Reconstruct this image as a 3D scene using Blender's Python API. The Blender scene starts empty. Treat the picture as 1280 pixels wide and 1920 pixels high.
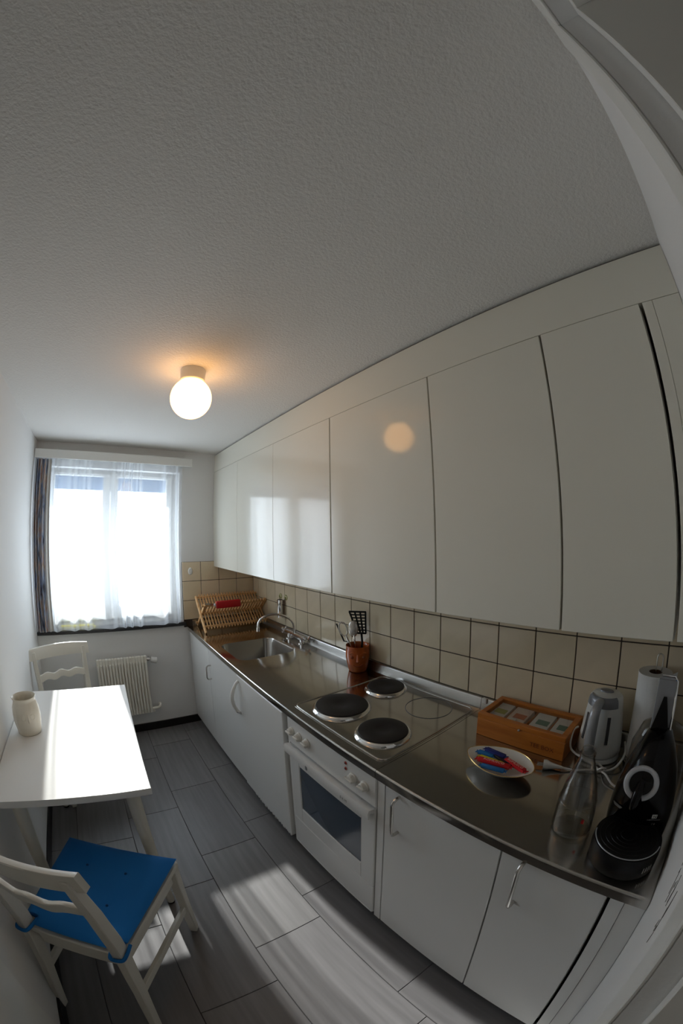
import bpy, bmesh, math, random
from mathutils import Vector, Matrix
random.seed(7)
PI = math.pi
SC = bpy.context.scene
COL = SC.collection

# ------------------------------------------------------------------ camera (full-frame fisheye)
cam = bpy.data.objects.new('camera', bpy.data.cameras.new('camera'))
COL.objects.link(cam)
SC.camera = cam
cd = cam.data
cd.type = 'PANO'
cc = cd if hasattr(cd, 'panorama_type') else cd.cycles
cc.panorama_type = 'FISHEYE_LENS_POLYNOMIAL'
cc.fisheye_fov = PI
for i, k in enumerate((0.0, -0.0778590047870254, -1.9753404777438756e-05, 2.8859639678382115e-05, -4.2485324604595235e-07)):
    setattr(cc, 'fisheye_polynomial_k%d' % i, k)
cd.sensor_fit = 'AUTO'
cd.sensor_width = 36
cd.sensor_height = 24
cd.clip_start = 0.01
cam.matrix_world = Matrix.Translation((-0.6983, 0.2363, 1.6012)) @ (
    Matrix.Rotation(-0.6526258686713843, 4, 'Z') @ Matrix.Rotation(0.05867643305192211, 4, 'X')
    @ Matrix.Rotation(0.016859444490036787, 4, 'Y') @ Matrix.Rotation(PI / 2, 4, 'X'))

# ------------------------------------------------------------------ sky, sun, exposure
world = bpy.data.worlds.new('hazy_sky')
SC.world = world
world.use_nodes = True
bg = world.node_tree.nodes['Background']
bg.inputs[0].default_value = (0.80, 0.885, 1.0, 1)
bg.inputs[1].default_value = 4.4
sun = bpy.data.objects.new('sun', bpy.data.lights.new('sun', 'SUN'))
COL.objects.link(sun)
sun.data.energy = 9.0
sun.data.angle = math.radians(0.9)
sun.data.color = (1.0, 0.97, 0.93)
sun.rotation_euler = Vector((0.03, -1.0, -0.575)).to_track_quat('-Z', 'Y').to_euler()
sun.location = (-0.6, 8, 5)
portal = bpy.data.objects.new('window_daylight', bpy.data.lights.new('window_daylight', 'AREA'))
COL.objects.link(portal)
portal.data.shape = 'RECTANGLE'
portal.data.size = 1.1
portal.data.size_y = 1.2
portal.location = (-0.6, 3.50, 1.5)
portal.rotation_euler = (-PI / 2, 0, 0)
portal.data.cycles.is_portal = True
VS = SC.view_settings
VS.view_transform = 'Standard'
VS.look = 'None'
VS.gamma = 1
VS.use_curve_mapping = False
VS.exposure = 0.72
CY = SC.cycles
CY.max_bounces = 10
CY.diffuse_bounces = 6
CY.glossy_bounces = 5
CY.transmission_bounces = 8
CY.transparent_max_bounces = 16
CY.caustics_reflective = False
CY.sample_clamp_indirect = 6
CY.use_denoising = True

# ------------------------------------------------------------------ materials
def S2L(c):
    c = c / 255.0
    return c / 12.92 if c <= 0.04045 else ((c + 0.055) / 1.055) ** 2.4
def rgb(r, g, b):
    return (S2L(r), S2L(g), S2L(b), 1)
def mat(name, col, rough=0.5, metal=0.0, spec=0.5, noise=None, bump=None, **kw):
    m = bpy.data.materials.new(name)
    m.use_nodes = True
    nt = m.node_tree
    b = nt.nodes['Principled BSDF']
    b.inputs['Base Color'].default_value = col
    b.inputs['Roughness'].default_value = rough
    b.inputs['Metallic'].default_value = metal
    b.inputs['Specular IOR Level'].default_value = spec
    for k, v in kw.items():
        b.inputs[k.replace('_', ' ')].default_value = v
    tc = nt.nodes.new('ShaderNodeTexCoord')
    if noise:   # (scale vector, detail, amount)
        mp = nt.nodes.new('ShaderNodeMapping')
        mp.inputs['Scale'].default_value = noise[0]
        nt.links.new(tc.outputs['Object'], mp.inputs[0])
        n = nt.nodes.new('ShaderNodeTexNoise')
        n.inputs['Scale'].default_value = 1
        n.inputs['Detail'].default_value = noise[1]
        nt.links.new(mp.outputs[0], n.inputs['Vector'])
        rmp = nt.nodes.new('ShaderNodeMapRange')
        rmp.inputs[1].default_value = 0.3
        rmp.inputs[2].default_value = 0.7
        rmp.inputs[3].default_value = 1 - noise[2]
        rmp.inputs[4].default_value = 1 + noise[2]
        nt.links.new(n.outputs[0], rmp.inputs[0])
        mx = nt.nodes.new('ShaderNodeVectorMath')
        mx.operation = 'SCALE'
        mx.inputs[0].default_value = col[:3]
        nt.links.new(rmp.outputs[0], mx.inputs['Scale'])
        nt.links.new(mx.outputs[0], b.inputs['Base Color'])
    if bump:    # (scale vector, detail, strength, distance)
        mp = nt.nodes.new('ShaderNodeMapping')
        mp.inputs['Scale'].default_value = bump[0]
        nt.links.new(tc.outputs['Object'], mp.inputs[0])
        n = nt.nodes.new('ShaderNodeTexNoise')
        n.inputs['Scale'].default_value = 1
        n.inputs['Detail'].default_value = bump[1]
        nt.links.new(mp.outputs[0], n.inputs['Vector'])
        bp = nt.nodes.new('ShaderNodeBump')
        bp.inputs['Strength'].default_value = bump[2]
        bp.inputs['Distance'].default_value = bump[3]
        nt.links.new(n.outputs[0], bp.inputs['Height'])
        nt.links.new(bp.outputs[0], b.inputs['Normal'])
    return m

def sheer_mat(name, clear, col):
    m = bpy.data.materials.new(name)
    m.use_nodes = True
    nt = m.node_tree
    nt.nodes.clear()
    out = nt.nodes.new('ShaderNodeOutputMaterial')
    tr = nt.nodes.new('ShaderNodeBsdfTransparent')
    di = nt.nodes.new('ShaderNodeBsdfDiffuse')
    tl = nt.nodes.new('ShaderNodeBsdfTranslucent')
    di.inputs[0].default_value = col
    tl.inputs[0].default_value = col
    m1 = nt.nodes.new('ShaderNodeMixShader')
    m1.inputs[0].default_value = 0.45
    nt.links.new(di.outputs[0], m1.inputs[1])
    nt.links.new(tl.outputs[0], m1.inputs[2])
    # a weave seen edge-on closes up: opening falls with the facing angle
    lw = nt.nodes.new('ShaderNodeLayerWeight')
    lw.inputs[0].default_value = 0.5
    rmp = nt.nodes.new('ShaderNodeMapRange')
    rmp.inputs[1].default_value = 0.0
    rmp.inputs[2].default_value = 0.8
    rmp.inputs[3].default_value = 1 - clear
    rmp.inputs[4].default_value = 1.0
    nt.links.new(lw.outputs['Facing'], rmp.inputs[0])
    m2 = nt.nodes.new('ShaderNodeMixShader')
    nt.links.new(rmp.outputs[0], m2.inputs[0])
    nt.links.new(tr.outputs[0], m2.inputs[1])
    nt.links.new(m1.outputs[0], m2.inputs[2])
    nt.links.new(m2.outputs[0], out.inputs[0])
    return m

def pane_mat(name, tint, refl=0.5):
    m = bpy.data.materials.new(name)
    m.use_nodes = True
    nt = m.node_tree
    nt.nodes.clear()
    out = nt.nodes.new('ShaderNodeOutputMaterial')
    tr = nt.nodes.new('ShaderNodeBsdfTransparent')
    tr.inputs[0].default_value = tint
    gl = nt.nodes.new('ShaderNodeBsdfGlossy')
    gl.inputs['Roughness'].default_value = 0.02
    lw = nt.nodes.new('ShaderNodeLayerWeight')
    lw.inputs[0].default_value = 0.5
    pw = nt.nodes.new('ShaderNodeMath')
    pw.operation = 'POWER'
    pw.inputs[1].default_value = 4.0
    nt.links.new(lw.outputs['Facing'], pw.inputs[0])
    mu = nt.nodes.new('ShaderNodeMath')
    mu.operation = 'MULTIPLY_ADD'
    mu.inputs[1].default_value = refl
    mu.inputs[2].default_value = 0.04
    nt.links.new(pw.outputs[0], mu.inputs[0])
    mx = nt.nodes.new('ShaderNodeMixShader')
    nt.links.new(mu.outputs[0], mx.inputs[0])
    nt.links.new(tr.outputs[0], mx.inputs[1])
    nt.links.new(gl.outputs[0], mx.inputs[2])
    nt.links.new(mx.outputs[0], out.inputs[0])
    return m

def emit_mat(name, col, strength):
    m = bpy.data.materials.new(name)
    m.use_nodes = True
    b = m.node_tree.nodes['Principled BSDF']
    b.inputs['Base Color'].default_value = (0.8, 0.8, 0.78, 1)
    b.inputs['Roughness'].default_value = 0.15
    b.inputs['Emission Color'].default_value = col
    b.inputs['Emission Strength'].default_value = strength
    return m

def wood_mat(name, c1, c2, scale, rough=0.5):
    m = mat(name, c1, rough)
    nt = m.node_tree
    b = nt.nodes['Principled BSDF']
    tc = nt.nodes.new('ShaderNodeTexCoord')
    mp = nt.nodes.new('ShaderNodeMapping')
    mp.inputs['Scale'].default_value = scale
    n = nt.nodes.new('ShaderNodeTexNoise')
    n.inputs['Scale'].default_value = 1
    n.inputs['Detail'].default_value = 4
    r = nt.nodes.new('ShaderNodeValToRGB')
    r.color_ramp.elements[0].position = 0.35
    r.color_ramp.elements[1].position = 0.65
    r.color_ramp.elements[0].color = c1
    r.color_ramp.elements[1].color = c2
    nt.links.new(tc.outputs['Object'], mp.inputs[0])
    nt.links.new(mp.outputs[0], n.inputs['Vector'])
    nt.links.new(n.outputs[0], r.inputs[0])
    nt.links.new(r.outputs[0], b.inputs['Base Color'])
    return m

def drape_mat():
    """printed cotton: vertical bands of blue-grey, rust and charcoal with a broken motif"""
    m = mat('printed_cotton', rgb(120, 125, 138), 0.9)
    nt = m.node_tree
    b = nt.nodes['Principled BSDF']
    tc = nt.nodes.new('ShaderNodeTexCoord')
    mp = nt.nodes.new('ShaderNodeMapping')
    mp.inputs['Scale'].default_value = (70, 3, 5)
    n = nt.nodes.new('ShaderNodeTexNoise')
    n.inputs['Scale'].default_value = 1
    n.inputs['Detail'].default_value = 5
    r = nt.nodes.new('ShaderNodeValToRGB')
    e = r.color_ramp.elements
    e[0].position = 0.36
    e[0].color = rgb(62, 60, 66)
    e[1].position = 0.44
    e[1].color = rgb(150, 166, 196)
    for p, c in ((0.52, (196, 188, 178)), (0.58, (176, 138, 118)), (0.66, (176, 188, 212))):
        q = e.new(p)
        q.color = rgb(*c)
    nt.links.new(tc.outputs['Object'], mp.inputs[0])
    nt.links.new(mp.outputs[0], n.inputs['Vector'])
    nt.links.new(n.outputs[0], r.inputs[0])
    nt.links.new(r.outputs[0], b.inputs['Base Color'])
    return m

M = {}
M['wall'] = mat('wall_paint', rgb(226, 226, 225), 0.85, bump=((160, 160, 160), 4, 0.10, 0.004))
M['ceil'] = mat('rough_plaster', rgb(226, 224, 220), 0.9, bump=((130, 130, 130), 3, 0.33, 0.008))
M['hall'] = mat('hall_paint', rgb(72, 67, 60), 0.8)
M['black'] = mat('black_skirting', rgb(22, 21, 21), 0.4)
M['stone'] = mat('dark_stone', rgb(38, 37, 40), 0.3, noise=((60, 60, 60), 4, 0.3))
M['mortar'] = mat('dark_mortar', rgb(64, 54, 46), 0.9)
M['fgrout'] = mat('floor_grout', rgb(58, 56, 56), 0.9)
M['tile'] = [mat('cream_tile_glaze', rgb(*c), 0.16, noise=((14, 14, 14), 3, 0.03)) for c in ((226, 210, 180), (222, 205, 175), (228, 211, 183))]
M['plank'] = [mat('grey_wood_tile', rgb(*c), 0.40, noise=((45, 2.6, 10), 6, 0.15), bump=((90, 4, 10), 4, 0.12, 0.002)) for c in ((112, 110, 111), (108, 106, 107), (116, 114, 114))]
M['lacq'] = mat('white_lacquer', rgb(228, 226, 214), 0.10, spec=0.5)
M['lacqlow'] = mat('white_lacquer_base', rgb(228, 228, 226), 0.2)
M['carc'] = mat('carcass_white', rgb(205, 203, 195), 0.5)
M['painted'] = mat('white_gloss_paint', rgb(226, 226, 222), 0.3)
M['chairp'] = mat('chair_paint', rgb(220, 216, 205), 0.32)
M['table'] = mat('table_laminate', rgb(232, 231, 228), 0.16)
M['tleg'] = mat('table_leg_paint', rgb(215, 211, 198), 0.35)
M['steel'] = mat('brushed_steel', (0.55, 0.53, 0.50, 1), 0.13, 1.0, bump=((3, 90, 3), 2, 0.012, 0.001))
M['steel2'] = mat('brushed_steel_edge', (0.5, 0.49, 0.47, 1), 0.25, 1.0)
M['bowlsteel'] = mat('sink_steel', (0.42, 0.41, 0.39, 1), 0.2, 1.0)
M['chrome'] = mat('chrome', (0.82, 0.82, 0.82, 1), 0.07, 1.0)
M['nickel'] = mat('satin_nickel', (0.62, 0.6, 0.57, 1), 0.25, 1.0)
M['iron'] = mat('cast_iron', rgb(27, 25, 25), 0.6, bump=((200, 200, 200), 3, 0.1, 0.001))
M['enamel'] = mat('white_enamel', rgb(222, 222, 220), 0.22)
M['knob'] = mat('knob_plastic', rgb(212, 211, 204), 0.35)
M['flake'] = mat('bare_grey_flakes', rgb(104, 102, 98), 0.9)
M['oglass'] = mat('oven_glass', rgb(56, 70, 86), 0.06, spec=0.8)
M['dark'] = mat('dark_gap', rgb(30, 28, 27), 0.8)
M['red'] = mat('red_plastic', rgb(196, 26, 34), 0.35)
M['redlamp'] = mat('red_indicator', rgb(170, 60, 48), 0.3)
M['rackw'] = wood_mat('beech', rgb(216, 166, 110), rgb(234, 192, 138), (6, 40, 40), 0.5)
M['teaw'] = wood_mat('stained_wood', rgb(178, 102, 38), rgb(198, 122, 50), (40, 5, 40), 0.35)
M['terra'] = mat('terracotta_glaze', rgb(186, 92, 34), 0.22, noise=((18, 18, 18), 3, 0.25))
M['terra2'] = mat('terracotta_relief', rgb(150, 66, 24), 0.25)
M['blackp'] = mat('black_plastic', rgb(12, 12, 13), 0.38, spec=0.3)
M['blackg'] = mat('black_gloss', rgb(6, 6, 7), 0.14, spec=0.25)
M['silver'] = mat('silver_plastic', rgb(176, 178, 182), 0.3, 0.25)
M['white'] = mat('white_plastic', rgb(226, 226, 222), 0.3)
M['greyp'] = mat('grey_plastic', rgb(140, 142, 146), 0.35, 0.3)
M['dgreyp'] = mat('dark_grey_plastic', rgb(80, 80, 82), 0.3)
M['paper'] = mat('soft_paper', rgb(232, 231, 228), 0.95, bump=((120, 120, 120), 2, 0.2, 0.003))
M['card'] = mat('brown_card', rgb(96, 66, 44), 0.9)
M['porc'] = mat('porcelain', rgb(238, 236, 230), 0.12)
M['gold'] = mat('gold_line', (0.8, 0.55, 0.2, 1), 0.2, 1.0)
M['cream'] = mat('cream_ceramic', rgb(224, 217, 202), 0.22)
M['blue'] = mat('blue_cotton', rgb(0, 104, 178), 0.85, bump=((500, 500, 500), 1, 0.15, 0.001))
M['blued'] = mat('blue_button', rgb(0, 62, 112), 0.85)
M['rad'] = mat('radiator_enamel', rgb(240, 237, 226), 0.35)
M['sheer'] = sheer_mat('sheer_voile', 0.70, (0.82, 0.85, 0.89, 1))
M['hem'] = sheer_mat('sheer_hem', 0.42, (0.78, 0.81, 0.86, 1))
M['drape'] = drape_mat()
M['lining'] = mat('drape_lining', rgb(206, 204, 200), 0.9)
M['pane'] = pane_mat('window_glass', (0.95, 0.97, 0.97, 1), 0.8)
M['clear'] = pane_mat('clear_glass', (0.88, 0.88, 0.87, 1), 1.8)
M['lid'] = pane_mat('lid_glass', (0.95, 0.95, 0.95, 1), 0.4)
M['smoke'] = pane_mat('smoked_tank', (0.62, 0.60, 0.56, 1), 0.7)
M['shutter'] = mat('blue_grey_shutter', rgb(138, 158, 190), 0.6)
M['globe'] = emit_mat('lit_opal_glass', (1.0, 0.50, 0.16, 1), 3.6)
M['yellow'] = mat('yellow_cloth', rgb(214, 198, 40), 0.8)
M['olive'] = mat('olive_plastic', rgb(176, 168, 110), 0.4)
M['ink'] = mat('grey_print', rgb(118, 118, 116), 0.5)
M['inkw'] = mat('pale_print', rgb(196, 196, 192), 0.5)
M['burnt'] = mat('burnt_lettering', rgb(112, 56, 20), 0.6)
M['wrap_red'] = mat('red_wrapper', rgb(205, 36, 44), 0.25)
M['wrap_blue'] = mat('dark_blue_wrapper', rgb(30, 44, 120), 0.22)
M['wrap_sky'] = mat('sky_blue_wrapper', rgb(46, 120, 190), 0.22)
M['wrap_yel'] = mat('yellow_wrapper', rgb(206, 186, 40), 0.25)
M['wrap_blk'] = mat('black_wrapper', rgb(26, 26, 40), 0.22)
M['pink'] = mat('pale_pink_print', rgb(240, 190, 180), 0.4)
M['teaA'] = mat('white_sachet', rgb(226, 226, 220), 0.5)
M['teaB'] = mat('peach_sachet', rgb(226, 206, 190), 0.5)
M['teaG'] = mat('green_print', rgb(96, 140, 124), 0.5)
M['teaO'] = mat('orange_print', rgb(190, 96, 50), 0.5)
M['teaL'] = mat('lime_print', rgb(176, 180, 88), 0.5)
M['hallfloor'] = mat('hall_floor', rgb(90, 84, 78), 0.6)  # one even brown-grey for the floor of the hall

# ------------------------------------------------------------------ mesh helpers
def nb():
    return bmesh.new()
def box(bm, x0, x1, y0, y1, z0, z1, bev=0.0, seg=1):
    r = bmesh.ops.create_cube(bm, size=1)
    vs = r['verts']
    for v in vs:
        v.co = Vector(((x0 + x1) / 2 + v.co.x * (x1 - x0), (y0 + y1) / 2 + v.co.y * (y1 - y0), (z0 + z1) / 2 + v.co.z * (z1 - z0)))
    if bev > 0:
        es = list({e for v in vs for e in v.link_edges})
        bmesh.ops.bevel(bm, geom=es, offset=bev, segments=seg, affect='EDGES', profile=0.5)
    return bm
def tube(bm, pts, rad, n=10, cap=True, closed=False):
    pts = [Vector(p) for p in pts]
    rs = rad if isinstance(rad, (list, tuple)) else [rad] * len(pts)
    rings = []
    N = len(pts)
    up = None
    for i, p in enumerate(pts):
        if closed:
            t = pts[(i + 1) % N] - pts[i - 1]
        else:
            t = pts[min(i + 1, N - 1)] - pts[max(i - 1, 0)]
        t.normalize()
        if up is None:
            up = Vector((0, 0, 1)) if abs(t.z) < 0.9 else Vector((1, 0, 0))
        a = t.cross(up)
        if a.length < 1e-5:
            a = t.orthogonal()
        a.normalize()
        up = a.cross(t).normalized()
        rings.append([bm.verts.new(p + (a * math.cos(2 * PI * k / n) + up * math.sin(2 * PI * k / n)) * rs[i]) for k in range(n)])
    for i in range(N if closed else N - 1):
        A, B = rings[i], rings[(i + 1) % N]
        for k in range(n):
            bm.faces.new((A[k], A[(k + 1) % n], B[(k + 1) % n], B[k]))
    if cap and not closed:
        bm.faces.new(rings[0][::-1])
        bm.faces.new(rings[-1])
    return bm
def lathe(bm, prof, c=(0, 0, 0), n=32, sx=1, sy=1, cap0=True, cap1=True, fn=None):
    """prof: list of (r, z)"""
    rings = []
    for r, z in prof:
        ring = []
        for k in range(n):
            a = 2 * PI * k / n
            p = Vector((r * math.cos(a) * sx, r * math.sin(a) * sy, z))
            if fn:
                p = fn(p, a)
            ring.append(bm.verts.new(p + Vector(c)))
        rings.append(ring)
    for A, B in zip(rings, rings[1:]):
        for k in range(n):
            bm.faces.new((A[k], A[(k + 1) % n], B[(k + 1) % n], B[k]))
    if cap0:
        bm.faces.new(rings[0][::-1])
    if cap1:
        bm.faces.new(rings[-1])
    return bm
def prism(bm, poly, axis, a, b):
    """poly of 2D points extruded along axis from a to b"""
    def mk(p, t):
        if axis == 'x':
            return (t, p[0], p[1])
        if axis == 'y':
            return (p[0], t, p[1])
        return (p[0], p[1], t)
    A = [bm.verts.new(mk(p, a)) for p in poly]
    B = [bm.verts.new(mk(p, b)) for p in poly]
    n = len(poly)
    for k in range(n):
        bm.faces.new((A[k], A[(k + 1) % n], B[(k + 1) % n], B[k]))
    bm.faces.new(A[::-1])
    bm.faces.new(B)
    return bm
def rrect(x0, x1, y0, y1, r, n=6):
    out = []
    for cx, cy, a0 in ((x1 - r, y1 - r, 0), (x0 + r, y1 - r, 90), (x0 + r, y0 + r, 180), (x1 - r, y0 + r, 270)):
        for i in range(n + 1):
            a = math.radians(a0 + 90 * i / n)
            out.append((cx + r * math.cos(a), cy + r * math.sin(a)))
    return out
def arc(c, r, a0, a1, n, plane='xz'):
    out = []
    for i in range(n + 1):
        a = math.radians(a0 + (a1 - a0) * i / n)
        u, v = r * math.cos(a), r * math.sin(a)
        if plane == 'xz':
            out.append((c[0] + u, c[1], c[2] + v))
        elif plane == 'yz':
            out.append((c[0], c[1] + u, c[2] + v))
        else:
            out.append((c[0] + u, c[1] + v, c[2]))
    return out
def beam(bm, p, q, w, h, w2=None, h2=None, side=None, bev=0.003):
    """tapered square bar from p to q; w along side vector, h across"""
    p, q = Vector(p), Vector(q)
    t = (q - p).normalized()
    s = Vector(side) if side else (Vector((1, 0, 0)) if abs(t.x) < 0.9 else Vector((0, 1, 0)))
    s = (s - t * s.dot(t)).normalized()
    u = t.cross(s)
    w2 = w if w2 is None else w2
    h2 = h if h2 is None else h2
    A = [bm.verts.new(p + s * a * w / 2 + u * b * h / 2) for a, b in ((1, 1), (-1, 1), (-1, -1), (1, -1))]
    B = [bm.verts.new(q + s * a * w2 / 2 + u * b * h2 / 2) for a, b in ((1, 1), (-1, 1), (-1, -1), (1, -1))]
    for k in range(4):
        bm.faces.new((A[k], A[(k + 1) % 4], B[(k + 1) % 4], B[k]))
    bm.faces.new(A[::-1])
    bm.faces.new(B)
    bmesh.ops.recalc_face_normals(bm, faces=bm.faces)
    if bev:
        es = list({e for v in A + B for e in v.link_edges})
        bmesh.ops.bevel(bm, geom=es, offset=bev, segments=1, affect='EDGES')
    return bm

ORG = {}
def tomesh(name, bm, m, ang=35):
    bmesh.ops.recalc_face_normals(bm, faces=bm.faces)
    me = bpy.data.meshes.new(name)
    bm.to_mesh(me)
    bm.free()
    for p in me.polygons:
        p.use_smooth = True
    me.set_sharp_from_angle(angle=math.radians(ang))
    if m is not None:
        me.materials.append(m)
    return me
def obj(name, bm, m, parent=None, ang=35):
    """mesh given in the coordinates of its top-level thing's frame (world for an unrotated thing)"""
    if parent is not None:
        off = ORG.get(parent.name, Vector((0, 0, 0)))
        bmesh.ops.translate(bm, verts=bm.verts, vec=-off)
    o = bpy.data.objects.new(name, tomesh(name, bm, m, ang))
    COL.objects.link(o)
    if parent is not None:
        o.parent = parent
        ORG[o.name] = off
    return o
def tag(o, label, cat, group=None):
    o['label'] = label
    o['category'] = cat
    if group:
        o['group'] = group
    return o
def thing(name, label, cat, loc=(0, 0, 0), group=None, local=False):
    o = bpy.data.objects.new(name, None)
    o.empty_display_size = 0.05
    COL.objects.link(o)
    o.location = loc
    ORG[o.name] = Vector((0, 0, 0)) if local else Vector(loc)
    return tag(o, label, cat, group)
def struct(name, bm, m, parent=None):
    o = obj(name, bm, m, parent)
    if parent is None:
        o['kind'] = 'structure'
    return o
def dup(root, loc, rot, label):
    r = root.copy()
    COL.objects.link(r)
    r.location = loc
    r.rotation_euler = (0, 0, rot)
    r['label'] = label
    for ch in list(root.children):
        c = ch.copy()
        COL.objects.link(c)
        c.parent = r
        for g in ch.children:
            d = g.copy()
            COL.objects.link(d)
            d.parent = c
    return r
def text_mesh(name, body, size, m, parent, loc, xdir, ydir, depth=0.0006):
    """flat lettering: xdir = reading direction, ydir = up direction, loc = centre (world frame of the thing)"""
    cu = bpy.data.curves.new(name, 'FONT')
    cu.body = body
    cu.size = size
    cu.align_x = 'CENTER'
    cu.align_y = 'CENTER'
    cu.extrude = depth / 2
    cu.resolution_u = 2
    t = bpy.data.objects.new('tmp_text', cu)
    COL.objects.link(t)
    dg = bpy.context.evaluated_depsgraph_get()
    me = bpy.data.meshes.new_from_object(t.evaluated_get(dg))
    bpy.data.objects.remove(t)
    me.name = name
    x = Vector(xdir).normalized()
    y = Vector(ydir)
    y = (y - x * y.dot(x)).normalized()
    z = x.cross(y)
    mt = Matrix((x, y, z)).transposed().to_4x4()
    mt.translation = Vector(loc) - ORG.get(parent.name, Vector((0, 0, 0)))
    me.transform(mt)
    me.materials.clear()
    me.materials.append(m)
    o = bpy.data.objects.new(name, me)
    COL.objects.link(o)
    o.parent = parent
    ORG[o.name] = ORG.get(parent.name, Vector((0, 0, 0)))
    return o

# ------------------------------------------------------------------ key dimensions (metres, floor at z 0)
XL, XR, YW, YN, H = -1.197, 0.5908, 3.2208, 0.1727, 2.2805
ZC = 0.8578           # worktop
XU = 0.2352           # front of wall cabinets
ZB, ZT = 1.3391, 2.1219
ZP = 0.0717           # underside of base doors

# ------------------------------------------------------------------ room shell
fl = struct('floor', box(nb(), XL - 0.1, XR + 0.1, -1.6, YW + 0.1, -0.1, -0.004), M['fgrout'])
strips = [(-1.2, -1.0425, 0.82), (-1.0425, -0.744, 0.82), (-0.744, -0.4455, 0.983), (-0.4455, -0.1465, 1.151), (-0.1465, 0.06, 1.289)]
g = 0.0024
for x0, x1, yj in strips:
    y = yj - 1.2
    while y < YW:
        a, b = max(y, YN - 0.1), min(y + 0.5985, YW)
        if b - a > 0.03:
            o = obj('floor_tile', box(nb(), x0 + g / 2, x1 - g / 2, a + g / 2, b - g / 2, -0.006, 0.0, 0.0012), random.choice(M['plank']), fl)
        y += 0.5985
struct('hall_floor', box(nb(), -1.9, 1.2, -1.6, YN - 0.1, -0.08, 0.0), M['hallfloor'])
struct('ceiling', box(nb(), XL - 0.1, XR + 0.1, YN - 0.12, YW + 0.1, H, H + 0.1), M['ceil'])
struct('wall_left', box(nb(), XL - 0.1, XL, YN, YW + 0.1, -0.05, H), M['wall'])
wr = struct('wall_right', box(nb(), XR + 0.006, XR + 0.1, YN - 0.1, YW + 0.1, -0.05, H), M['wall'])
# window wall with its opening
OX0, OX1, OZ0, OZ1 = -1.16, -0.06, 0.87, 2.10
bm = nb()
box(bm, XL, OX0, YW, YW + 0.28, 0, H)
box(bm, OX1, XR + 0.006, YW, YW + 0.28, 0, H)
box(bm, OX0, OX1, YW, YW + 0.28, 0, OZ0)
box(bm, OX0, OX1, YW, YW + 0.28, OZ1, H)
ww = struct('wall_window', bm, M['wall'])
# near wall with the doorway the photographer stands in
DX0, DX1, DZ = -1.15, -0.405, 2.193
bm = nb()
box(bm, XL - 0.1, DX0, 0.0, YN - 0.006, 0, H)
box(bm, DX1, XR + 0.006, 0.0, YN - 0.006, 0, H)
box(bm, DX0, DX1, 0.0, YN - 0.006, DZ, H)
wn = struct('wall_near', bm, M['wall'])
bm = nb()
random.seed(11)
for k in range(16):
    x = random.uniform(-0.262, -0.188)
    z = 1.08 + random.uniform(-0.05, 0.06)
    h = random.uniform(0.012, 0.05)
    beam(bm, (x, YN - 0.0056, z), (x + random.uniform(-0.006, 0.006), YN - 0.0056, z + h), 0.0022, 0.0006, 0.0008, 0.0006, side=(1, 0, 0), bev=0)
fl_ = obj('chipped_paint', bm, M['flake'], wn)
fl_['kind'] = 'stuff'
bm = nb()
box(bm, DX1, DX1 + 0.07, YN - 0.006, YN, 0, DZ + 0.07, 0.002)
box(bm, DX0 - 0.03, DX0, YN - 0.006, YN, 0, DZ + 0.07, 0.002)
box(bm, DX0, DX1, YN - 0.006, YN, DZ, DZ + 0.07, 0.002)
struct('trim_1', bm, M['painted'])                      # door casing
bm = nb()
box(bm, DX1 - 0.017, DX1 - 0.001, 0.0, 0.141, 0, DZ - 0.001, 0.001)
box(bm, DX0 + 0.001, DX0 + 0.017, 0.0, 0.141, 0, DZ - 0.001, 0.001)
box(bm, DX0 + 0.017, DX1 - 0.017, 0.0, 0.141, DZ - 0.017, DZ - 0.001, 0.001)
struct('trim_2', bm, M['painted'])                      # rebate of the frame
# hall behind the doorway
struct('wall_hall_back', box(nb(), -1.9, 1.2, -1.7, -1.6, 0, 2.4), M['hall'])
struct('wall_hall_left', box(nb(), -2.0, -1.9, -1.6, 0.0, 0, 2.4), M['hall'])
struct('wall_hall_right', box(nb(), 1.2, 1.3, -1.6, 0.0, 0, 2.4), M['hall'])
struct('hall_ceiling', box(nb(), -2.0, 1.3, -1.7, 0.0, 2.34, 2.44), M['hall'])
# door leaf, opened flat along the left wall
d1 = struct('door_1', box(nb(), -1.183, -1.150, 0.176, 0.955, 0.012, 2.02, 0.003), M['painted'])
bm = nb()
tube(bm, [(-1.150, 0.86, 1.03), (-1.112, 0.86, 1.03), (-1.106, 0.85, 1.03), (-1.106, 0.75, 1.03)], 0.009, 10)
obj('door_handle', bm, M['nickel'], d1)
struct('baseboard_left', box(nb(), XL, XL + 0.010, 0.2, YW, 0, 0.066, 0.001), M['black'])
struct('baseboard_window', box(nb(), XL + 0.01, 0.05, YW - 0.012, YW, 0, 0.066, 0.001), M['black'])

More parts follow.
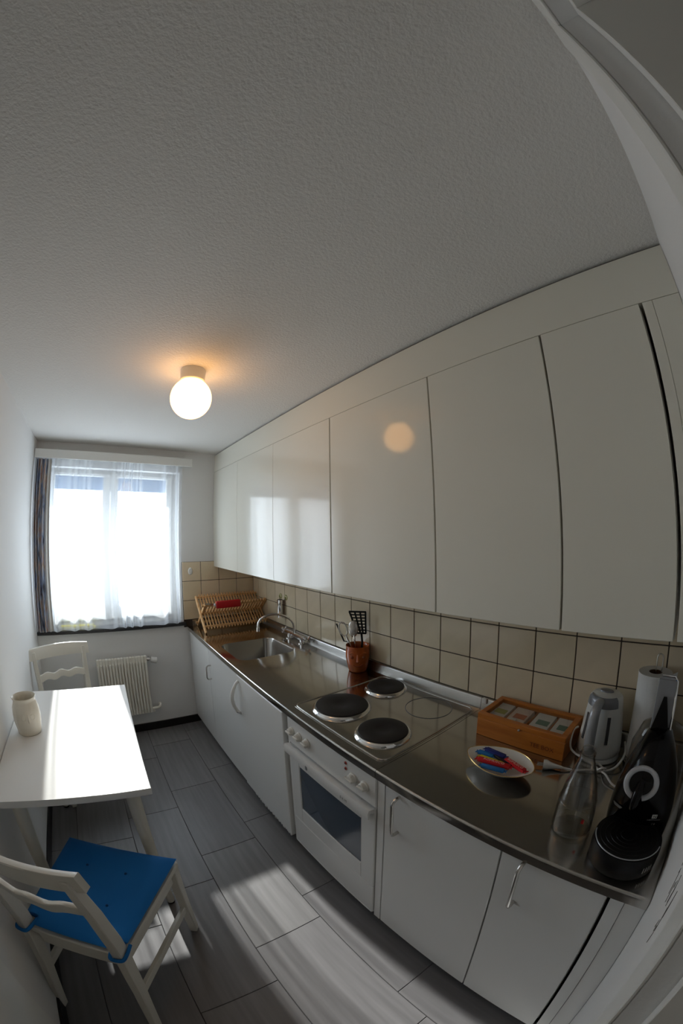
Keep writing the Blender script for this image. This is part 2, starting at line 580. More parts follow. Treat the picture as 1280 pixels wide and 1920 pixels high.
# wall tiles
P_ = 0.1575
Y0, ZT2, CUT = 1.0593, 1.0688, 0.1325
lines = [Y0]
while lines[-1] + P_ < YW - 0.02:
    lines.append(lines[-1] + P_)
lines.append(YW - 0.004)
lines = lines[::-1] + [Y0 - CUT - P_ * k for k in range(6)]
zrows = [ZT2 - P_, ZT2, ZT2 + P_, ZT2 + 2 * P_]
obj('grout', box(nb(), XR + 0.0025, XR + 0.006, YN - 0.006, YW, 0.60, 1.384), M['mortar'], wr)
J = 0.0042
cache = {}
def tile_obj(axis, w, h, c, parent, k):
    key = (axis, round(w, 4), round(h, 4), k)
    if key not in cache:
        b = nb()
        if axis == 'x':
            box(b, -0.003, 0.003, -w / 2 + J / 2, w / 2 - J / 2, -h / 2 + J / 2, h / 2 - J / 2, 0.0012)
        else:
            box(b, -w / 2 + J / 2, w / 2 - J / 2, -0.003, 0.003, -h / 2 + J / 2, h / 2 - J / 2, 0.0012)
        cache[key] = tomesh('tile', b, M['tile'][k])
    o = bpy.data.objects.new('tile', cache[key])
    COL.objects.link(o)
    o.location = c
    o.parent = parent
    return o
for a, b in zip(lines, lines[1:]):
    if a - b < 0.02:
        continue
    bb = max(b, YN - 0.005)
    for z0, z1 in zip(zrows, zrows[1:]):
        tile_obj('x', a - bb, z1 - z0, (XR + 0.003, (a + bb) / 2, (z0 + z1) / 2), wr, random.randrange(3))
TX0 = XR - 4 * P_ - 0.002
obj('grout', box(nb(), TX0, XR, YW - 0.003, YW, 0.85, 1.384), M['mortar'], ww)
for k in range(4):
    xa, xb = XR - P_ * k, XR - P_ * (k + 1)
    for z0, z1 in zip(zrows, zrows[1:]):
        tile_obj('y', P_, z1 - z0, ((xa + xb) / 2, YW - 0.004, (z0 + z1) / 2), ww, random.randrange(3))

# window
YF = YW + 0.105
w1 = struct('window_1', box(nb(), OX0 - 0.0, OX0 + 0.05, YF, YF + 0.06, OZ0 + 0.02, OZ1), M['painted'])
bm = nb()
box(bm, OX1 - 0.05, OX1, YF, YF + 0.06, OZ0 + 0.02, OZ1)
box(bm, OX0 + 0.05, OX1 - 0.05, YF, YF + 0.06, OZ0 + 0.02, OZ0 + 0.08)
box(bm, OX0 + 0.05, OX1 - 0.05, YF, YF + 0.06, OZ1 - 0.035, OZ1)
obj('frame', bm, M['painted'], w1)
for x0, x1, gx0, gx1 in ((OX0 + 0.045, -0.606, -1.049, -0.666), (-0.604, OX1 - 0.045, -0.545, -0.15)):
    z0, z1, gz0, gz1 = OZ0 + 0.075, OZ1 - 0.028, 1.046, 2.052
    bm = nb()
    box(bm, x0, gx0, YF - 0.025, YF + 0.03, z0, z1, 0.003)
    box(bm, gx1, x1, YF - 0.025, YF + 0.03, z0, z1, 0.003)
    box(bm, gx0, gx1, YF - 0.025, YF + 0.03, z0, gz0, 0.003)
    box(bm, gx0, gx1, YF - 0.025, YF + 0.03, gz1, z1, 0.003)
    sa = obj('sash', bm, M['painted'], w1)
    obj('pane', box(nb(), gx0, gx1, YF + 0.001, YF + 0.004, gz0, gz1), M['pane'], sa)
bm = nb()
for k in range(4):
    box(bm, OX0 + 0.04, OX1 - 0.04, YF + 0.085, YF + 0.10, 1.955 + 0.034 * k, 1.989 + 0.034 * k, 0.0015)
obj('roller_shutter', bm, M['shutter'], w1)
obj('window_sill', box(nb(), XL + 0.004, -0.026, YW - 0.028, YF + 0.0, OZ0, OZ0 + 0.027, 0.003), M['stone'], w1)

# bulkhead board over the wall cabinets
t3 = struct('trim_3', box(nb(), XU + 0.002, XR, YN - 0.005, YW, ZT + 0.0045, H - 0.0115), M['lacq'])
obj('painted_gap_shadow', box(nb(), XU + 0.016, XR, YN - 0.005, YW, H - 0.0113, H - 0.0002), M['dark'], t3)  # dark strip added to paint the shadow in the gap below the ceiling

# ------------------------------------------------------------------ curtains
t = thing('curtain_pelmet', 'long white pelmet board with curtain track above the window', 'curtain rail', (-0.58, 3.14, 2.13))
obj('board', box(nb(), XL + 0.006, 0.022, 3.118, 3.138, 2.140, 2.205, 0.003), M['painted'], t)
obj('top_board', box(nb(), XL + 0.006, 0.022, 3.139, YW - 0.001, 2.187, 2.205, 0.002), M['painted'], t)
obj('track', box(nb(), XL + 0.02, 0.01, 3.150, 3.175, 2.168, 2.186), M['painted'], t)

def cloth(bm, xs, ys, zs, sway=None):
    rows = []
    for j, z in enumerate(zs):
        rows.append([bm.verts.new((x + (sway(x, z)[0] if sway else 0), y + (sway(x, z)[1] if sway else 0), z)) for x, y in zip(xs, ys)])
    for A, B in zip(rows, rows[1:]):
        for k in range(len(xs) - 1):
            bm.faces.new((A[k], A[k + 1], B[k + 1], B[k]))
    return bm
N = 420
def fold(u):      # u in 0..1 across the sheer: soft uneven pleats
    a = 2 * PI * (9.5 * u + 0.35 * math.sin(2 * PI * 1.7 * u) + 0.22 * math.sin(2 * PI * 3.1 * u + 1))
    return math.sin(a) + 0.28 * math.sin(2 * a + 0.7)
us = [k / N for k in range(N + 1)]
xs = [-1.085 + 1.045 * u for u in us]
zs = [0.93 + (2.15 - 0.93) * j / 14 for j in range(15)]
def sway(x, z):
    u = (x + 1.085) / 1.045
    k = 0.45 + 0.55 * (2.15 - z) / 1.25
    return (0.010 * k * math.sin(17 * u), 0.024 * k * fold(u))
sc_ = thing('sheer_curtain', 'long white sheer voile curtain hanging across the bright window', 'curtain', (-0.56, 3.163, 0.90))
obj('voile', cloth(nb(), xs, [3.178] * len(xs), zs, sway), M['sheer'], sc_, ang=180)
obj('hem', cloth(nb(), xs, [3.178] * len(xs), [0.902, 0.916, 0.93], sway), M['hem'], sc_, ang=180)
dc = thing('printed_curtain', 'narrow gathered curtain with blue grey and rust print beside left wall', 'curtain', (-1.13, 3.13, 0.905))
n2 = 120
ux = [k / n2 for k in range(n2 + 1)]
dx = [-1.182 + 0.085 * u for u in ux]
def sway2(x, z):
    u = (x + 1.182) / 0.085
    return (0.006 * math.sin(5 * u + z), 0.017 * math.sin(2 * PI * 3.2 * u + 0.5 * math.sin(3 * z)))
obj('printed_cloth', cloth(nb(), dx, [3.163] * len(dx), [0.905 + 1.235 * j / 10 for j in range(11)], sway2), M['drape'], dc, ang=180)
lx = [-1.100 + 0.036 * u for u in ux]
def sway3(x, z):
    u = (x + 1.1) / 0.036
    return (0.004 * (2.1 - z) * u, 0.012 * math.sin(2 * PI * 1.3 * u + 1.2))
obj('lining', cloth(nb(), lx, [3.168] * len(lx), [0.905 + 1.235 * j / 10 for j in range(11)], sway3), M['lining'], dc, ang=180)
y_ = thing('folded_cloth', 'yellow folded cloth lying on the dark sill behind the sheer curtain', 'cloth', (-0.86, 3.27, 0.897))
bm = nb()
box(bm, -1.03, -0.74, 3.235, 3.295, 0.8975, 0.910, 0.004, 2)
obj('lower_fold', bm, M['yellow'], y_)
bm = nb()
box(bm, -1.02, -0.76, 3.240, 3.292, 0.9105, 0.922, 0.004, 2)
obj('upper_fold', bm, M['yellow'], y_)

# ------------------------------------------------------------------ wall cabinets
cuts = [YW - 0.003, 2.6651, 2.0992, 1.5369, 0.9673, 0.5543, 0.2692]
words = ['white wall cabinet in the far corner next to the window wall',
         'second white wall cabinet from the window wall with window glare at its right',
         'third white wall cabinet from the window wall, its gloss showing window streaks',
         'white wall cabinet whose door mirrors the round lamp, above the orange pot',
         'white wall cabinet above the hob ring lid and wooden tea box',
         'narrower white wall cabinet above the kettle, next to the dark gap']
gaps = [0.0008, 0.0010, 0.0035, 0.0025, 0.003, 0.004]
for k in range(6):
    a, b = cuts[k], cuts[k + 1]
    ga = gaps[k - 1] if k else 0.001
    gb = gaps[k]
    t = thing('wall_cabinet', words[k], 'cabinet', ((XU + XR) / 2, (a + b) / 2, ZB), 'white wall cabinets along the tiles')
    obj('body', box(nb(), XU + 0.022, XR - 0.0025, b + 0.0015, a - 0.0015, ZB, ZT + 0.001), M['carc'], t)
    obj('door', box(nb(), XU, XU + 0.019, b + gb, a - ga, ZB, ZT + 0.0025, 0.0012), M['lacq'], t)
t = thing('filler_panel', 'narrow white filler strip beside the wall cabinets at the doorway', 'panel', (XU + 0.01, 0.22, ZB))
obj('strip', box(nb(), XU + 0.001, XU + 0.02, 0.238, 0.2635, ZB, ZT + 0.003, 0.001), M['lacq'], t)
obj('board', box(nb(), XU + 0.0015, XU + 0.02, YN - 0.005, 0.2375, ZB, ZT + 0.003, 0.001), M['lacq'], t)

# ------------------------------------------------------------------ base cabinets
def bow_handle(bm, x, y, z0, z1, out=0.032, r=0.0056, rc=0.018):
    pts = [(x, y, z1)] + [(x - out + rc - rc * math.sin(a), y, z1 - rc + rc * math.cos(a)) for a in [0, .4, .8, 1.2, PI / 2]]
    pts += [(x - out + rc - rc * math.cos(a), y, z0 + rc - rc * math.sin(a)) for a in [0, .4, .8, 1.2, PI / 2]] + [(x, y, z0)]
    return tube(bm, pts, r, 10)
def base_unit(a, b, label, handle, ga=0.0024, gb=0.0024, dmat='lacqlow', z0=ZP):
    t = thing('base_cabinet', label, 'cabinet', (0.3, (a + b) / 2, 0.0), 'white base cabinets under the worktop')
    bm = nb()
    box(bm, 0.021, 0.58, b + 0.0015, b + 0.0165, 0.11, 0.80)
    box(bm, 0.021, 0.58, a - 0.0165, a - 0.0015, 0.11, 0.80)
    box(bm, 0.021, 0.58, b + 0.0165, a - 0.0165, 0.11, 0.125)
    box(bm, 0.572, 0.58, b + 0.0165, a - 0.0165, 0.125, 0.80)
    obj('body', bm, M['carc'], t)
    obj('plinth', box(nb(), 0.05, 0.07, b + 0.001, a - 0.001, 0.0, 0.109), M['black'], t)
    d = obj('door', box(nb(), 0.0, 0.018, b + gb, a - ga, z0, ZC - 0.037, 0.0015), M[dmat], t)
    if handle:
        h = bow_handle(nb(), 0.0, *handle)
        h = obj('handle', h, M['nickel'], d)
    return t
base_unit(YW - 0.013, 2.6906, 'white base cabinet in the far corner beside the radiator wall', None)
base_unit(2.6906, 2.1247, 'white base cabinet under the sink with a small squared bow handle', (2.655, 0.60, 0.70))
base_unit(0.9503, 0.5352, 'white base cabinet right of the oven with bow handle at its left', (0.887, 0.648, 0.80), 0.002, 0.0025)
base_unit(0.5352, 0.2557, 'narrow white base cabinet below the coffee machine, bow handle at its left', (0.468, 0.652, 0.815), 0.0025, 0.003)
t = thing('appliance_front', 'white under-counter fridge with curved plastic handle and chipped lower edge', 'fridge', (0.3, 1.86, 0.0))
d = obj('door', box(nb(), -0.012, 0.03, 1.5859, 2.1227, ZP + 0.012, ZC - 0.037, 0.003), M['lacqlow'], t)
obj('body', box(nb(), 0.034, 0.57, 1.595, 2.12, 0.09, 0.79), M['carc'], t)
obj('plinth', box(nb(), 0.05, 0.07, 1.5625, 2.12, 0, 0.089), M['black'], t)
bm = nb()
random.seed(3)
yy = 1.592
while yy < 2.0:
    w = random.uniform(0.006, 0.02)
    box(bm, -0.011, 0.028, yy, yy + w, ZP + random.uniform(-0.004, 0.006), ZP + 0.0118)
    yy += w + random.uniform(0.004, 0.016)
obj('chipped_edge', bm, M['enamel'], t)
pts = [(-0.012 - 0.036 * math.sin(PI * k / 14) - (0.008 if 0 < k < 14 else 0), 2.098, 0.59 + 0.20 * k / 14) for k in range(15)]
obj('handle', tube(nb(), pts, [0.008 + 0.004 * math.sin(PI * k / 14) for k in range(15)], 10), M['white'], t)
obj('hinge_pin', tube(nb(), [(-0.0125, 2.098, 0.592), (-0.036, 2.098, 0.606)], 0.0085, 8), M['chrome'], t)
# frame strips beside the oven
tag(obj('side_panel', box(nb(), 0.0, 0.56, 1.549, 1.5616, ZP - 0.002, ZC - 0.037, 0.001), M['lacqlow']), 'white upright strip between fridge front and oven', 'panel')
tag(obj('side_panel', box(nb(), 0.0, 0.56, 0.9525, 0.984, ZP - 0.002, ZC - 0.037, 0.001), M['lacqlow']), 'white upright strip right of the oven beside the bow handled door', 'panel')
t = thing('filler_panel', 'white filler panel below the worktop end beside the doorway', 'panel', (0.01, 0.21, 0.0))
obj('strip', box(nb(), 0.0, 0.018, 0.217, 0.2495, 0.01, ZC - 0.037, 0.001), M['lacqlow'], t)
obj('board', box(nb(), 0.002, 0.02, YN - 0.005, 0.216, 0.01, ZC - 0.037, 0.001), M['lacqlow'], t)

# ------------------------------------------------------------------ oven
ov = thing('oven', 'white built-in oven with dark window, knobs and red lights', 'oven', (0.25, 1.266, 0.08))
yo0, yo1 = 0.9865, 1.5470
obj('body', box(nb(), 0.02, 0.55, yo0 + 0.004, yo1 - 0.004, 0.08, 0.815), M['carc'], ov)
obj('plinth', box(nb(), 0.05, 0.07, 0.986, 1.5475, 0, 0.079), M['black'], ov)
pn = obj('control_panel', box(nb(), -0.006, 0.0195, yo0, yo1, 0.692, 0.819, 0.003), M['enamel'], ov)
for y in (1.512, 1.453, 1.392, 1.100, 1.040):
    kb = nb()
    lathe(kb, [(0.0, 0.0), (0.021, 0.0), (0.021, 0.004), (0.018, 0.006), (0.016, 0.018), (0.014, 0.020), (0.0, 0.020)], n=24, cap0=False, cap1=False)
    box(kb, -0.004, 0.004, -0.0175, 0.0175, 0.004, 0.026, 0.0015)
    bmesh.ops.rotate(kb, verts=kb.verts, cent=(0, 0, 0), matrix=Matrix.Rotation(-PI / 2, 3, 'Y'))
    bmesh.ops.translate(kb, verts=kb.verts, vec=(-0.0065, y, 0.758))
    obj('knob', kb, M['knob'], pn)
for z in (0.801, 0.777):
    b = lathe(nb(), [(0.0065, 0), (0.0065, 0.002), (0.005, 0.003)], n=14)
    bmesh.ops.rotate(b, verts=b.verts, cent=(0, 0, 0), matrix=Matrix.Rotation(-PI / 2, 3, 'Y'))
    bmesh.ops.translate(b, verts=b.verts, vec=(-0.0065, 1.141, z))
    lr = obj('lamp_ring', b, M['redlamp'], pn)
    b = lathe(nb(), [(0.003, 0), (0.003, 0.0012)], n=10)
    bmesh.ops.rotate(b, verts=b.verts, cent=(0, 0, 0), matrix=Matrix.Rotation(-PI / 2, 3, 'Y'))
    bmesh.ops.translate(b, verts=b.verts, vec=(-0.0097, 1.141, z))
    obj('lamp_lens', b, M['dark'], lr)
b = lathe(nb(), [(0.005, 0), (0.005, 0.008), (0.003, 0.010)], n=12)
bmesh.ops.rotate(b, verts=b.verts, cent=(0, 0, 0), matrix=Matrix.Rotation(-PI / 2, 3, 'Y'))
bmesh.ops.translate(b, verts=b.verts, vec=(-0.0065, 1.142, 0.738))
obj('push_button', b, M['knob'], pn)
bm = nb()
box(bm, -0.004, 0.019, 1.475, 1.5455, 0.258, 0.682, 0.003)
box(bm, -0.004, 0.019, 0.990, 1.064, 0.258, 0.682, 0.003)
box(bm, -0.004, 0.019, 1.064, 1.475, 0.592, 0.682, 0.002)
box(bm, -0.004, 0.019, 1.064, 1.475, 0.258, 0.345, 0.002)
dr = obj('door', bm, M['enamel'], ov)
gp = [(-p[0], p[1]) for p in []]
obj('door_window', prism(nb(), rrect(1.062, 1.477, 0.343, 0.594, 0.018, 5), 'x', 0.0006, 0.012), M['oglass'], dr)
bm = nb()
prism(bm, [(-0.0045, 0.684), (-0.030, 0.690), (-0.036, 0.678), (-0.034, 0.652), (-0.028, 0.646), (-0.024, 0.672), (-0.0045, 0.664)], 'y', 0.992, 1.5435)
obj('handle_rail', bm, M['enamel'], dr)
obj('handle_notch', box(nb(), -0.0375, -0.030, 1.358, 1.368, 0.655, 0.672), M['greyp'], dr)
text_mesh('door_print', 'S K M', 0.016, M['ink'], dr, (-0.0372, 1.12, 0.664), (0, -1, 0), (0, 0, 1))
obj('drawer_front', box(nb(), -0.004, 0.019, 0.990, 1.5455, 0.082, 0.2545, 0.003), M['enamel'], ov)
obj('drawer_lip', box(nb(), -0.007, -0.0045, 0.992, 1.543, 0.083, 0.091, 0.001), M['enamel'], ov)

# ------------------------------------------------------------------ worktop
FX = -0.0128
def sheet(bm, y0, y1, hole=None):
    """steel sheet with a rolled front edge, optional rectangular rounded hole"""
    if hole is None:
        prof = [(0.575, ZC), *[(FX + 0.007 - 0.007 * math.sin(PI * k / 12), ZC - 0.007 + 0.007 * math.cos(PI * k / 12)) for k in range(7)], (FX, ZC - 0.032), (FX + 0.003, ZC - 0.034), (FX + 0.02, ZC - 0.034), (FX + 0.02, ZC - 0.012), (0.575, ZC - 0.012)]
        prism(bm, prof, 'y', y0, y1)
    return bm
SX0, SX1, SY0, SY1 = 0.052, 0.442, 2.212, 2.600
wt = thing('sink_worktop', 'long brushed steel worktop with sink bowl from window wall to hob', 'worktop', (0.28, 2.1, ZC - 0.034))
bm = nb()
sheet(bm, 0.985, SY0 - 0.02)
sheet(bm, SY1 + 0.02, YW - 0.008)
# middle section round the sink: front strip, back strip and a plate with the hole
prof = [(SX0 - 0.02, ZC), *[(FX + 0.007 - 0.007 * math.sin(PI * k / 12), ZC - 0.007 + 0.007 * math.cos(PI * k / 12)) for k in range(7)], (FX, ZC - 0.032), (FX + 0.003, ZC - 0.034), (FX + 0.02, ZC - 0.034), (FX + 0.02, ZC - 0.012), (SX0 - 0.02, ZC - 0.012)]
prism(bm, prof, 'y', SY0 - 0.02, SY1 + 0.02)
box(bm, SX1 + 0.02, 0.575, SY0 - 0.02, SY1 + 0.02, ZC - 0.012, ZC)
def loop(bm, pts, z):
    return [bm.verts.new((x, y, z)) for x, y in pts]
def bridge(bm, A, B):
    n = len(A)
    for k in range(n):
        bm.faces.new((A[k], A[(k + 1) % n], B[(k + 1) % n], B[k]))
outer = rrect(SX0 - 0.02, SX1 + 0.02, SY0 - 0.02, SY1 + 0.02, 0.0004, 8)
A = loop(bm, outer, ZC)
B = loop(bm, rrect(SX0, SX1, SY0, SY1, 0.065, 8), ZC)
bridge(bm, A, B)
obj('steel_sheet', bm, M['steel'], wt, ang=12)
bm = nb()
L0 = loop(bm, rrect(SX0, SX1, SY0, SY1, 0.065, 8), ZC)
L1 = loop(bm, rrect(SX0 + 0.004, SX1 - 0.004, SY0 + 0.004, SY1 - 0.004, 0.062, 8), ZC - 0.006)
L2 = loop(bm, rrect(SX0 + 0.008, SX1 - 0.008, SY0 + 0.008, SY1 - 0.008, 0.06, 8), ZC - 0.145)
L3 = loop(bm, rrect(SX0 + 0.030, SX1 - 0.030, SY0 + 0.030, SY1 - 0.030, 0.045, 8), ZC - 0.172)
for a, b in ((L0, L1), (L1, L2), (L2, L3)):
    bridge(bm, a, b)
bm.faces.new(L3)
bowl_ = obj('sink_bowl', bm, M['bowlsteel'], wt, ang=50)
obj('drain', lathe(nb(), [(0.0, 0.003), (0.03, 0.003), (0.036, 0.0)], c=(0.25, 2.40, ZC - 0.1718), n=24, cap0=False), M['chrome'], bowl_)
def upstand(bm, y0, y1):
    prism(bm, [(0.5746, ZC - 0.01), (0.5755, ZC + 0.004), (0.579, ZC + 0.012), (0.581, ZC + 0.045), (0.584, ZC + 0.051), (XR - 0.0007, ZC + 0.053), (XR - 0.0007, ZC - 0.01)], 'y', y0, y1)
    return bm
obj('upstand', upstand(nb(), 0.985, YW - 0.008), M['steel2'], wt, ang=60)
obj('side_upstand', box(nb(), 0.03, 0.5744, YW - 0.0075, YW - 0.0072 + 0.0, ZC - 0.002, ZC + 0.05), M['steel2'], wt)
wt2 = thing('end_worktop', 'shorter steel worktop carrying the coffee machine and tea box', 'worktop', (0.28, 0.57, ZC - 0.034))
obj('steel_sheet', sheet(nb(), 0.1685, 0.983), M['steel'], wt2, ang=12)
obj('upstand', upstand(nb(), 0.1685, 0.983), M['steel2'], wt2, ang=60)
obj('edge_clip', box(nb(), 0.5725, 0.586, 0.955, 0.975, ZC + 0.03, ZC + 0.053, 0.002), M['white'], wt2)

# hob
hb = thing('hob', 'steel hob with three black cast iron plates and one bare ring', 'hob', (0.29, 1.27, ZC))
obj('hob_sheet', prism(nb(), rrect(0.028, 0.566, 0.994, 1.560, 0.03, 6), 'z', ZC + 0.0003, ZC + 0.0014), M['steel'], hb, ang=25)
bp = [(x, y, ZC + 0.0022) for x, y in rrect(0.036, 0.558, 1.002, 1.552, 0.028, 6)]
obj('raised_bead', tube(nb(), bp, 0.0028, 8, closed=True), M['steel2'], hb, ang=60)
for x, y, r in ((0.182, 1.408, 0.112), (0.458, 1.428, 0.088), (0.165, 1.138, 0.094)):
    pl = obj('hotplate', lathe(nb(), [(r - 0.004, 0.004), (r - 0.001, 0.010), (r - 0.002, 0.0165), (r - 0.006, 0.018), (0.032, 0.018), (0.029, 0.0165), (0.0, 0.0165)], c=(x, y, ZC + 0.0015), n=48, cap1=False), M['iron'], hb, ang=30)
    obj('chrome_ring', lathe(nb(), [(r + 0.013, 0.0), (r + 0.012, 0.003), (r + 0.006, 0.0105), (r + 0.0005, 0.0125), (r - 0.0008, 0.0120)], c=(x, y, ZC + 0.0015), n=48, cap0=False, cap1=False), M['chrome'], pl, ang=60)
rg = [(0.445 + 0.098 * math.cos(2 * PI * k / 48), 1.155 + 0.098 * math.sin(2 * PI * k / 48), ZC + 0.0014) for k in range(48)]
obj('bare_ring', tube(nb(), rg, 0.0016, 6, closed=True), M['dgreyp'], hb, ang=60)

# tap on the upstand behind the sink
tp = thing('mixer_tap', 'chrome swan neck mixer tap with two cross handles behind the sink', 'tap', (0.55, 2.40, ZC))
TX = 0.545
bm = nb()
tube(bm, [(TX, 2.285, ZC + 0.045), (TX, 2.545, ZC + 0.045)], 0.014, 14)
body = obj('body', bm, M['chrome'], tp)
for y in (2.33, 2.50):
    bm = nb()
    lathe(bm, [(0.024, 0), (0.024, 0.004), (0.013, 0.010), (0.012, 0.034)], c=(TX, y, ZC + 0.0004), n=20)
    obj('foot', bm, M['chrome'], tp)
for y, s in ((2.285, -1), (2.545, 1)):
    bm = nb()
    tube(bm, [(TX, y, ZC + 0.045), (TX, y + s * 0.012, ZC + 0.045), (TX, y + s * 0.03, ZC + 0.045)], [0.011, 0.010, 0.013], 12)
    for k in range(4):
        a = PI / 4 + k * PI / 2
        tube(bm, [(TX, y + s * 0.03, ZC + 0.045), (TX + 0.026 * math.cos(a), y + s * 0.03, ZC + 0.045 + 0.026 * math.sin(a))], [0.006, 0.0085], 10)
    obj('cross_handle', bm, M['chrome'], tp)
sp = [(TX - 0.004, 2.415, ZC + 0.05), (TX - 0.006, 2.416, ZC + 0.10)]
for k in range(1, 12):
    a = PI * k / 12
    sp.append((TX - 0.006 - 0.125 * (1 - math.cos(a)), 2.416 + 0.045 * (1 - math.cos(a)) / 2, ZC + 0.10 + 0.085 * math.sin(a) + 0.035 * (1 - math.cos(a)) / 2))
sp += [(TX - 0.258, 2.462, ZC + 0.13), (TX - 0.26, 2.462, ZC + 0.105)]
bm = nb()
tube(bm, sp, 0.0085, 12)
tube(bm, [(TX - 0.2595, 2.462, ZC + 0.122), (TX - 0.2605, 2.462, ZC + 0.095)], 0.0115, 12)
obj('spout', bm, M['chrome'], tp)

# dish rack
rk = thing('dish_rack', 'folding beech wood dish rack beside the sink under the window wall', 'dish rack', (0.34, 3.05, ZC))
x0r, x1r = 0.055, 0.598
fb, ft = (2.905, ZC + 0.004), (3.165, 1.105)
gb_, gt = (3.195, ZC + 0.004), (2.955, 1.072)
for x in (x0r, x1r):
    obj('leg', beam(nb(), (x, *fb), (x, *ft), 0.014, 0.026, side=(1, 0, 0), bev=0.002), M['rackw'], rk)
    xx = x + (0.0145 if x == x0r else -0.0145)
    obj('leg', beam(nb(), (xx, *gb_), (xx, *gt), 0.014, 0.024, side=(1, 0, 0), bev=0.002), M['rackw'], rk)
def lerp(p, q, t):
    return (p[0] + (q[0] - p[0]) * t, p[1] + (q[1] - p[1]) * t)
rails = [('lower_rail', lerp(fb, ft, 0.17)), ('middle_rail', lerp(fb, ft, 0.52)), ('upper_rail', lerp(fb, ft, 0.97)), ('front_rail', lerp(gb_, gt, 0.95)), ('back_rail', lerp(gb_, gt, 0.15))]
for nme, (y, z) in rails:
    obj(nme, beam(nb(), (x0r - 0.01, y, z), (x1r + 0.01, y, z), 0.013, 0.017, side=(0, 1, 0), bev=0.002), M['rackw'], rk)
def slat_mesh(p, q):
    return tomesh('slat', beam(nb(), (0, *p), (0, *q), 0.0085, 0.012, side=(1, 0, 0), bev=0.0), M['rackw'])
off = ORG[rk.name]
for (pa, pb, n_) in ((lerp(fb, ft, 0.10), lerp(fb, ft, 0.56), 21), (lerp(fb, ft, 0.56), lerp(fb, ft, 1.04), 21), (lerp(gb_, gt, 0.52), lerp(gb_, gt, 1.05), 21)):
    ms = slat_mesh((pa[0] - off.y, pa[1] - off.z), (pb[0] - off.y, pb[1] - off.z))
    for k in range(n_):
        o = bpy.data.objects.new('slat', ms)
        COL.objects.link(o)
        o.location = (x0r + 0.03 + (x1r - x0r - 0.06) * k / (n_ - 1) - off.x, 0, 0)
        o.parent = rk
ru = thing('kitchen_tool', 'steel kitchen tool with broad red grip lying on the dish rack', 'kitchen tool', (0.24, 2.93, 1.04))
bm = nb()
box(bm, 0.150, 0.352, 2.915, 2.942, 1.040, 1.098, 0.010, 3)
obj('grip', bm, M['red'], ru)
bm = nb()
prism(bm, [(0.151, 1.080), (0.075, 1.088), (0.060, 1.080), (0.151, 1.058)], 'y', 2.926, 2.932)
obj('blade', bm, M['chrome'], ru)

# chrome holder on the tiles
hd = thing('wall_holder', 'small chrome tube holder with olive suction hooks on the tiles behind the tap', 'holder', (0.56, 2.68, 0.98))
obj('tube', lathe(nb(), [(0.021, 0.0), (0.023, 0.003), (0.023, 0.135), (0.020, 0.135), (0.020, 0.008), (0.0, 0.008)], c=(0.560, 2.655, 0.978), n=24, cap1=False), M['chrome'], hd)
for y in (2.70, 2.615):
    b = lathe(nb(), [(0.022, 0), (0.020, 0.004), (0.008, 0.008), (0.006, 0.014), (0.0, 0.014)], n=18, cap1=False)
    bmesh.ops.rotate(b, verts=b.verts, cent=(0, 0, 0), matrix=Matrix.Rotation(-PI / 2, 3, 'Y'))
    bmesh.ops.translate(b, verts=b.verts, vec=(XR - 0.0003, y, 1.132))
    obj('suction_hook', b, M['olive'], hd)
obj('bracket', tube(nb(), [(0.583, 2.70, 1.132), (0.575, 2.69, 1.115), (0.5835, 2.655, 1.10), (0.575, 2.62, 1.115), (0.583, 2.615, 1.132)], 0.0025, 8), M['chrome'], hd)

# orange face pot with utensils
PC = Vector((0.522, 1.712, ZC + 0.0004))
pt = thing('utensil_pot', 'orange glazed pot with a modelled face holding kitchen utensils', 'pot', tuple(PC))
prof = [(0.0, 0.0), (0.045, 0.0), (0.049, 0.006), (0.058, 0.045), (0.064, 0.085), (0.063, 0.115), (0.060, 0.132), (0.063, 0.142), (0.062, 0.146), (0.057, 0.142), (0.054, 0.12), (0.055, 0.08), (0.044, 0.012), (0.0, 0.012)]
obj('pot_body', lathe(nb(), prof, c=PC, n=40, cap0=False, cap1=False), M['terra'], pt, ang=60)
# the face looks towards the doorway
fd = Vector((-0.62, -0.78, 0)).normalized()
sd = Vector((-fd.y, fd.x, 0))
def onpot(u, z, r=0.064):
    a = u / r
    return PC + (fd * math.cos(a) + sd * math.sin(a)) * r + Vector((0, 0, z))
for u in (-0.030, 0.030):
    b = nb()
    bmesh.ops.create_uvsphere(b, u_segments=14, v_segments=10, radius=0.011)
    bmesh.ops.translate(b, verts=b.verts, vec=onpot(u, 0.092, 0.059))
    obj('eye', b, M['terra2'], pt)
    obj('brow', tube(nb(), [onpot(u - 0.018, 0.108), onpot(u, 0.116), onpot(u + 0.018, 0.110)], 0.004, 8), M['terra'], pt)
obj('nose', tube(nb(), [onpot(0.0, 0.108, 0.062), onpot(0.0, 0.090, 0.068), onpot(0.0, 0.074, 0.073), onpot(0, 0.068, 0.064)], [0.004, 0.006, 0.009, 0.006], 10), M['terra'], pt)
obj('mouth', tube(nb(), [onpot(-0.024, 0.050, 0.060), onpot(-0.01, 0.042, 0.059), onpot(0.012, 0.042, 0.059), onpot(0.026, 0.052, 0.060)], 0.003, 8), M['terra2'], pt)
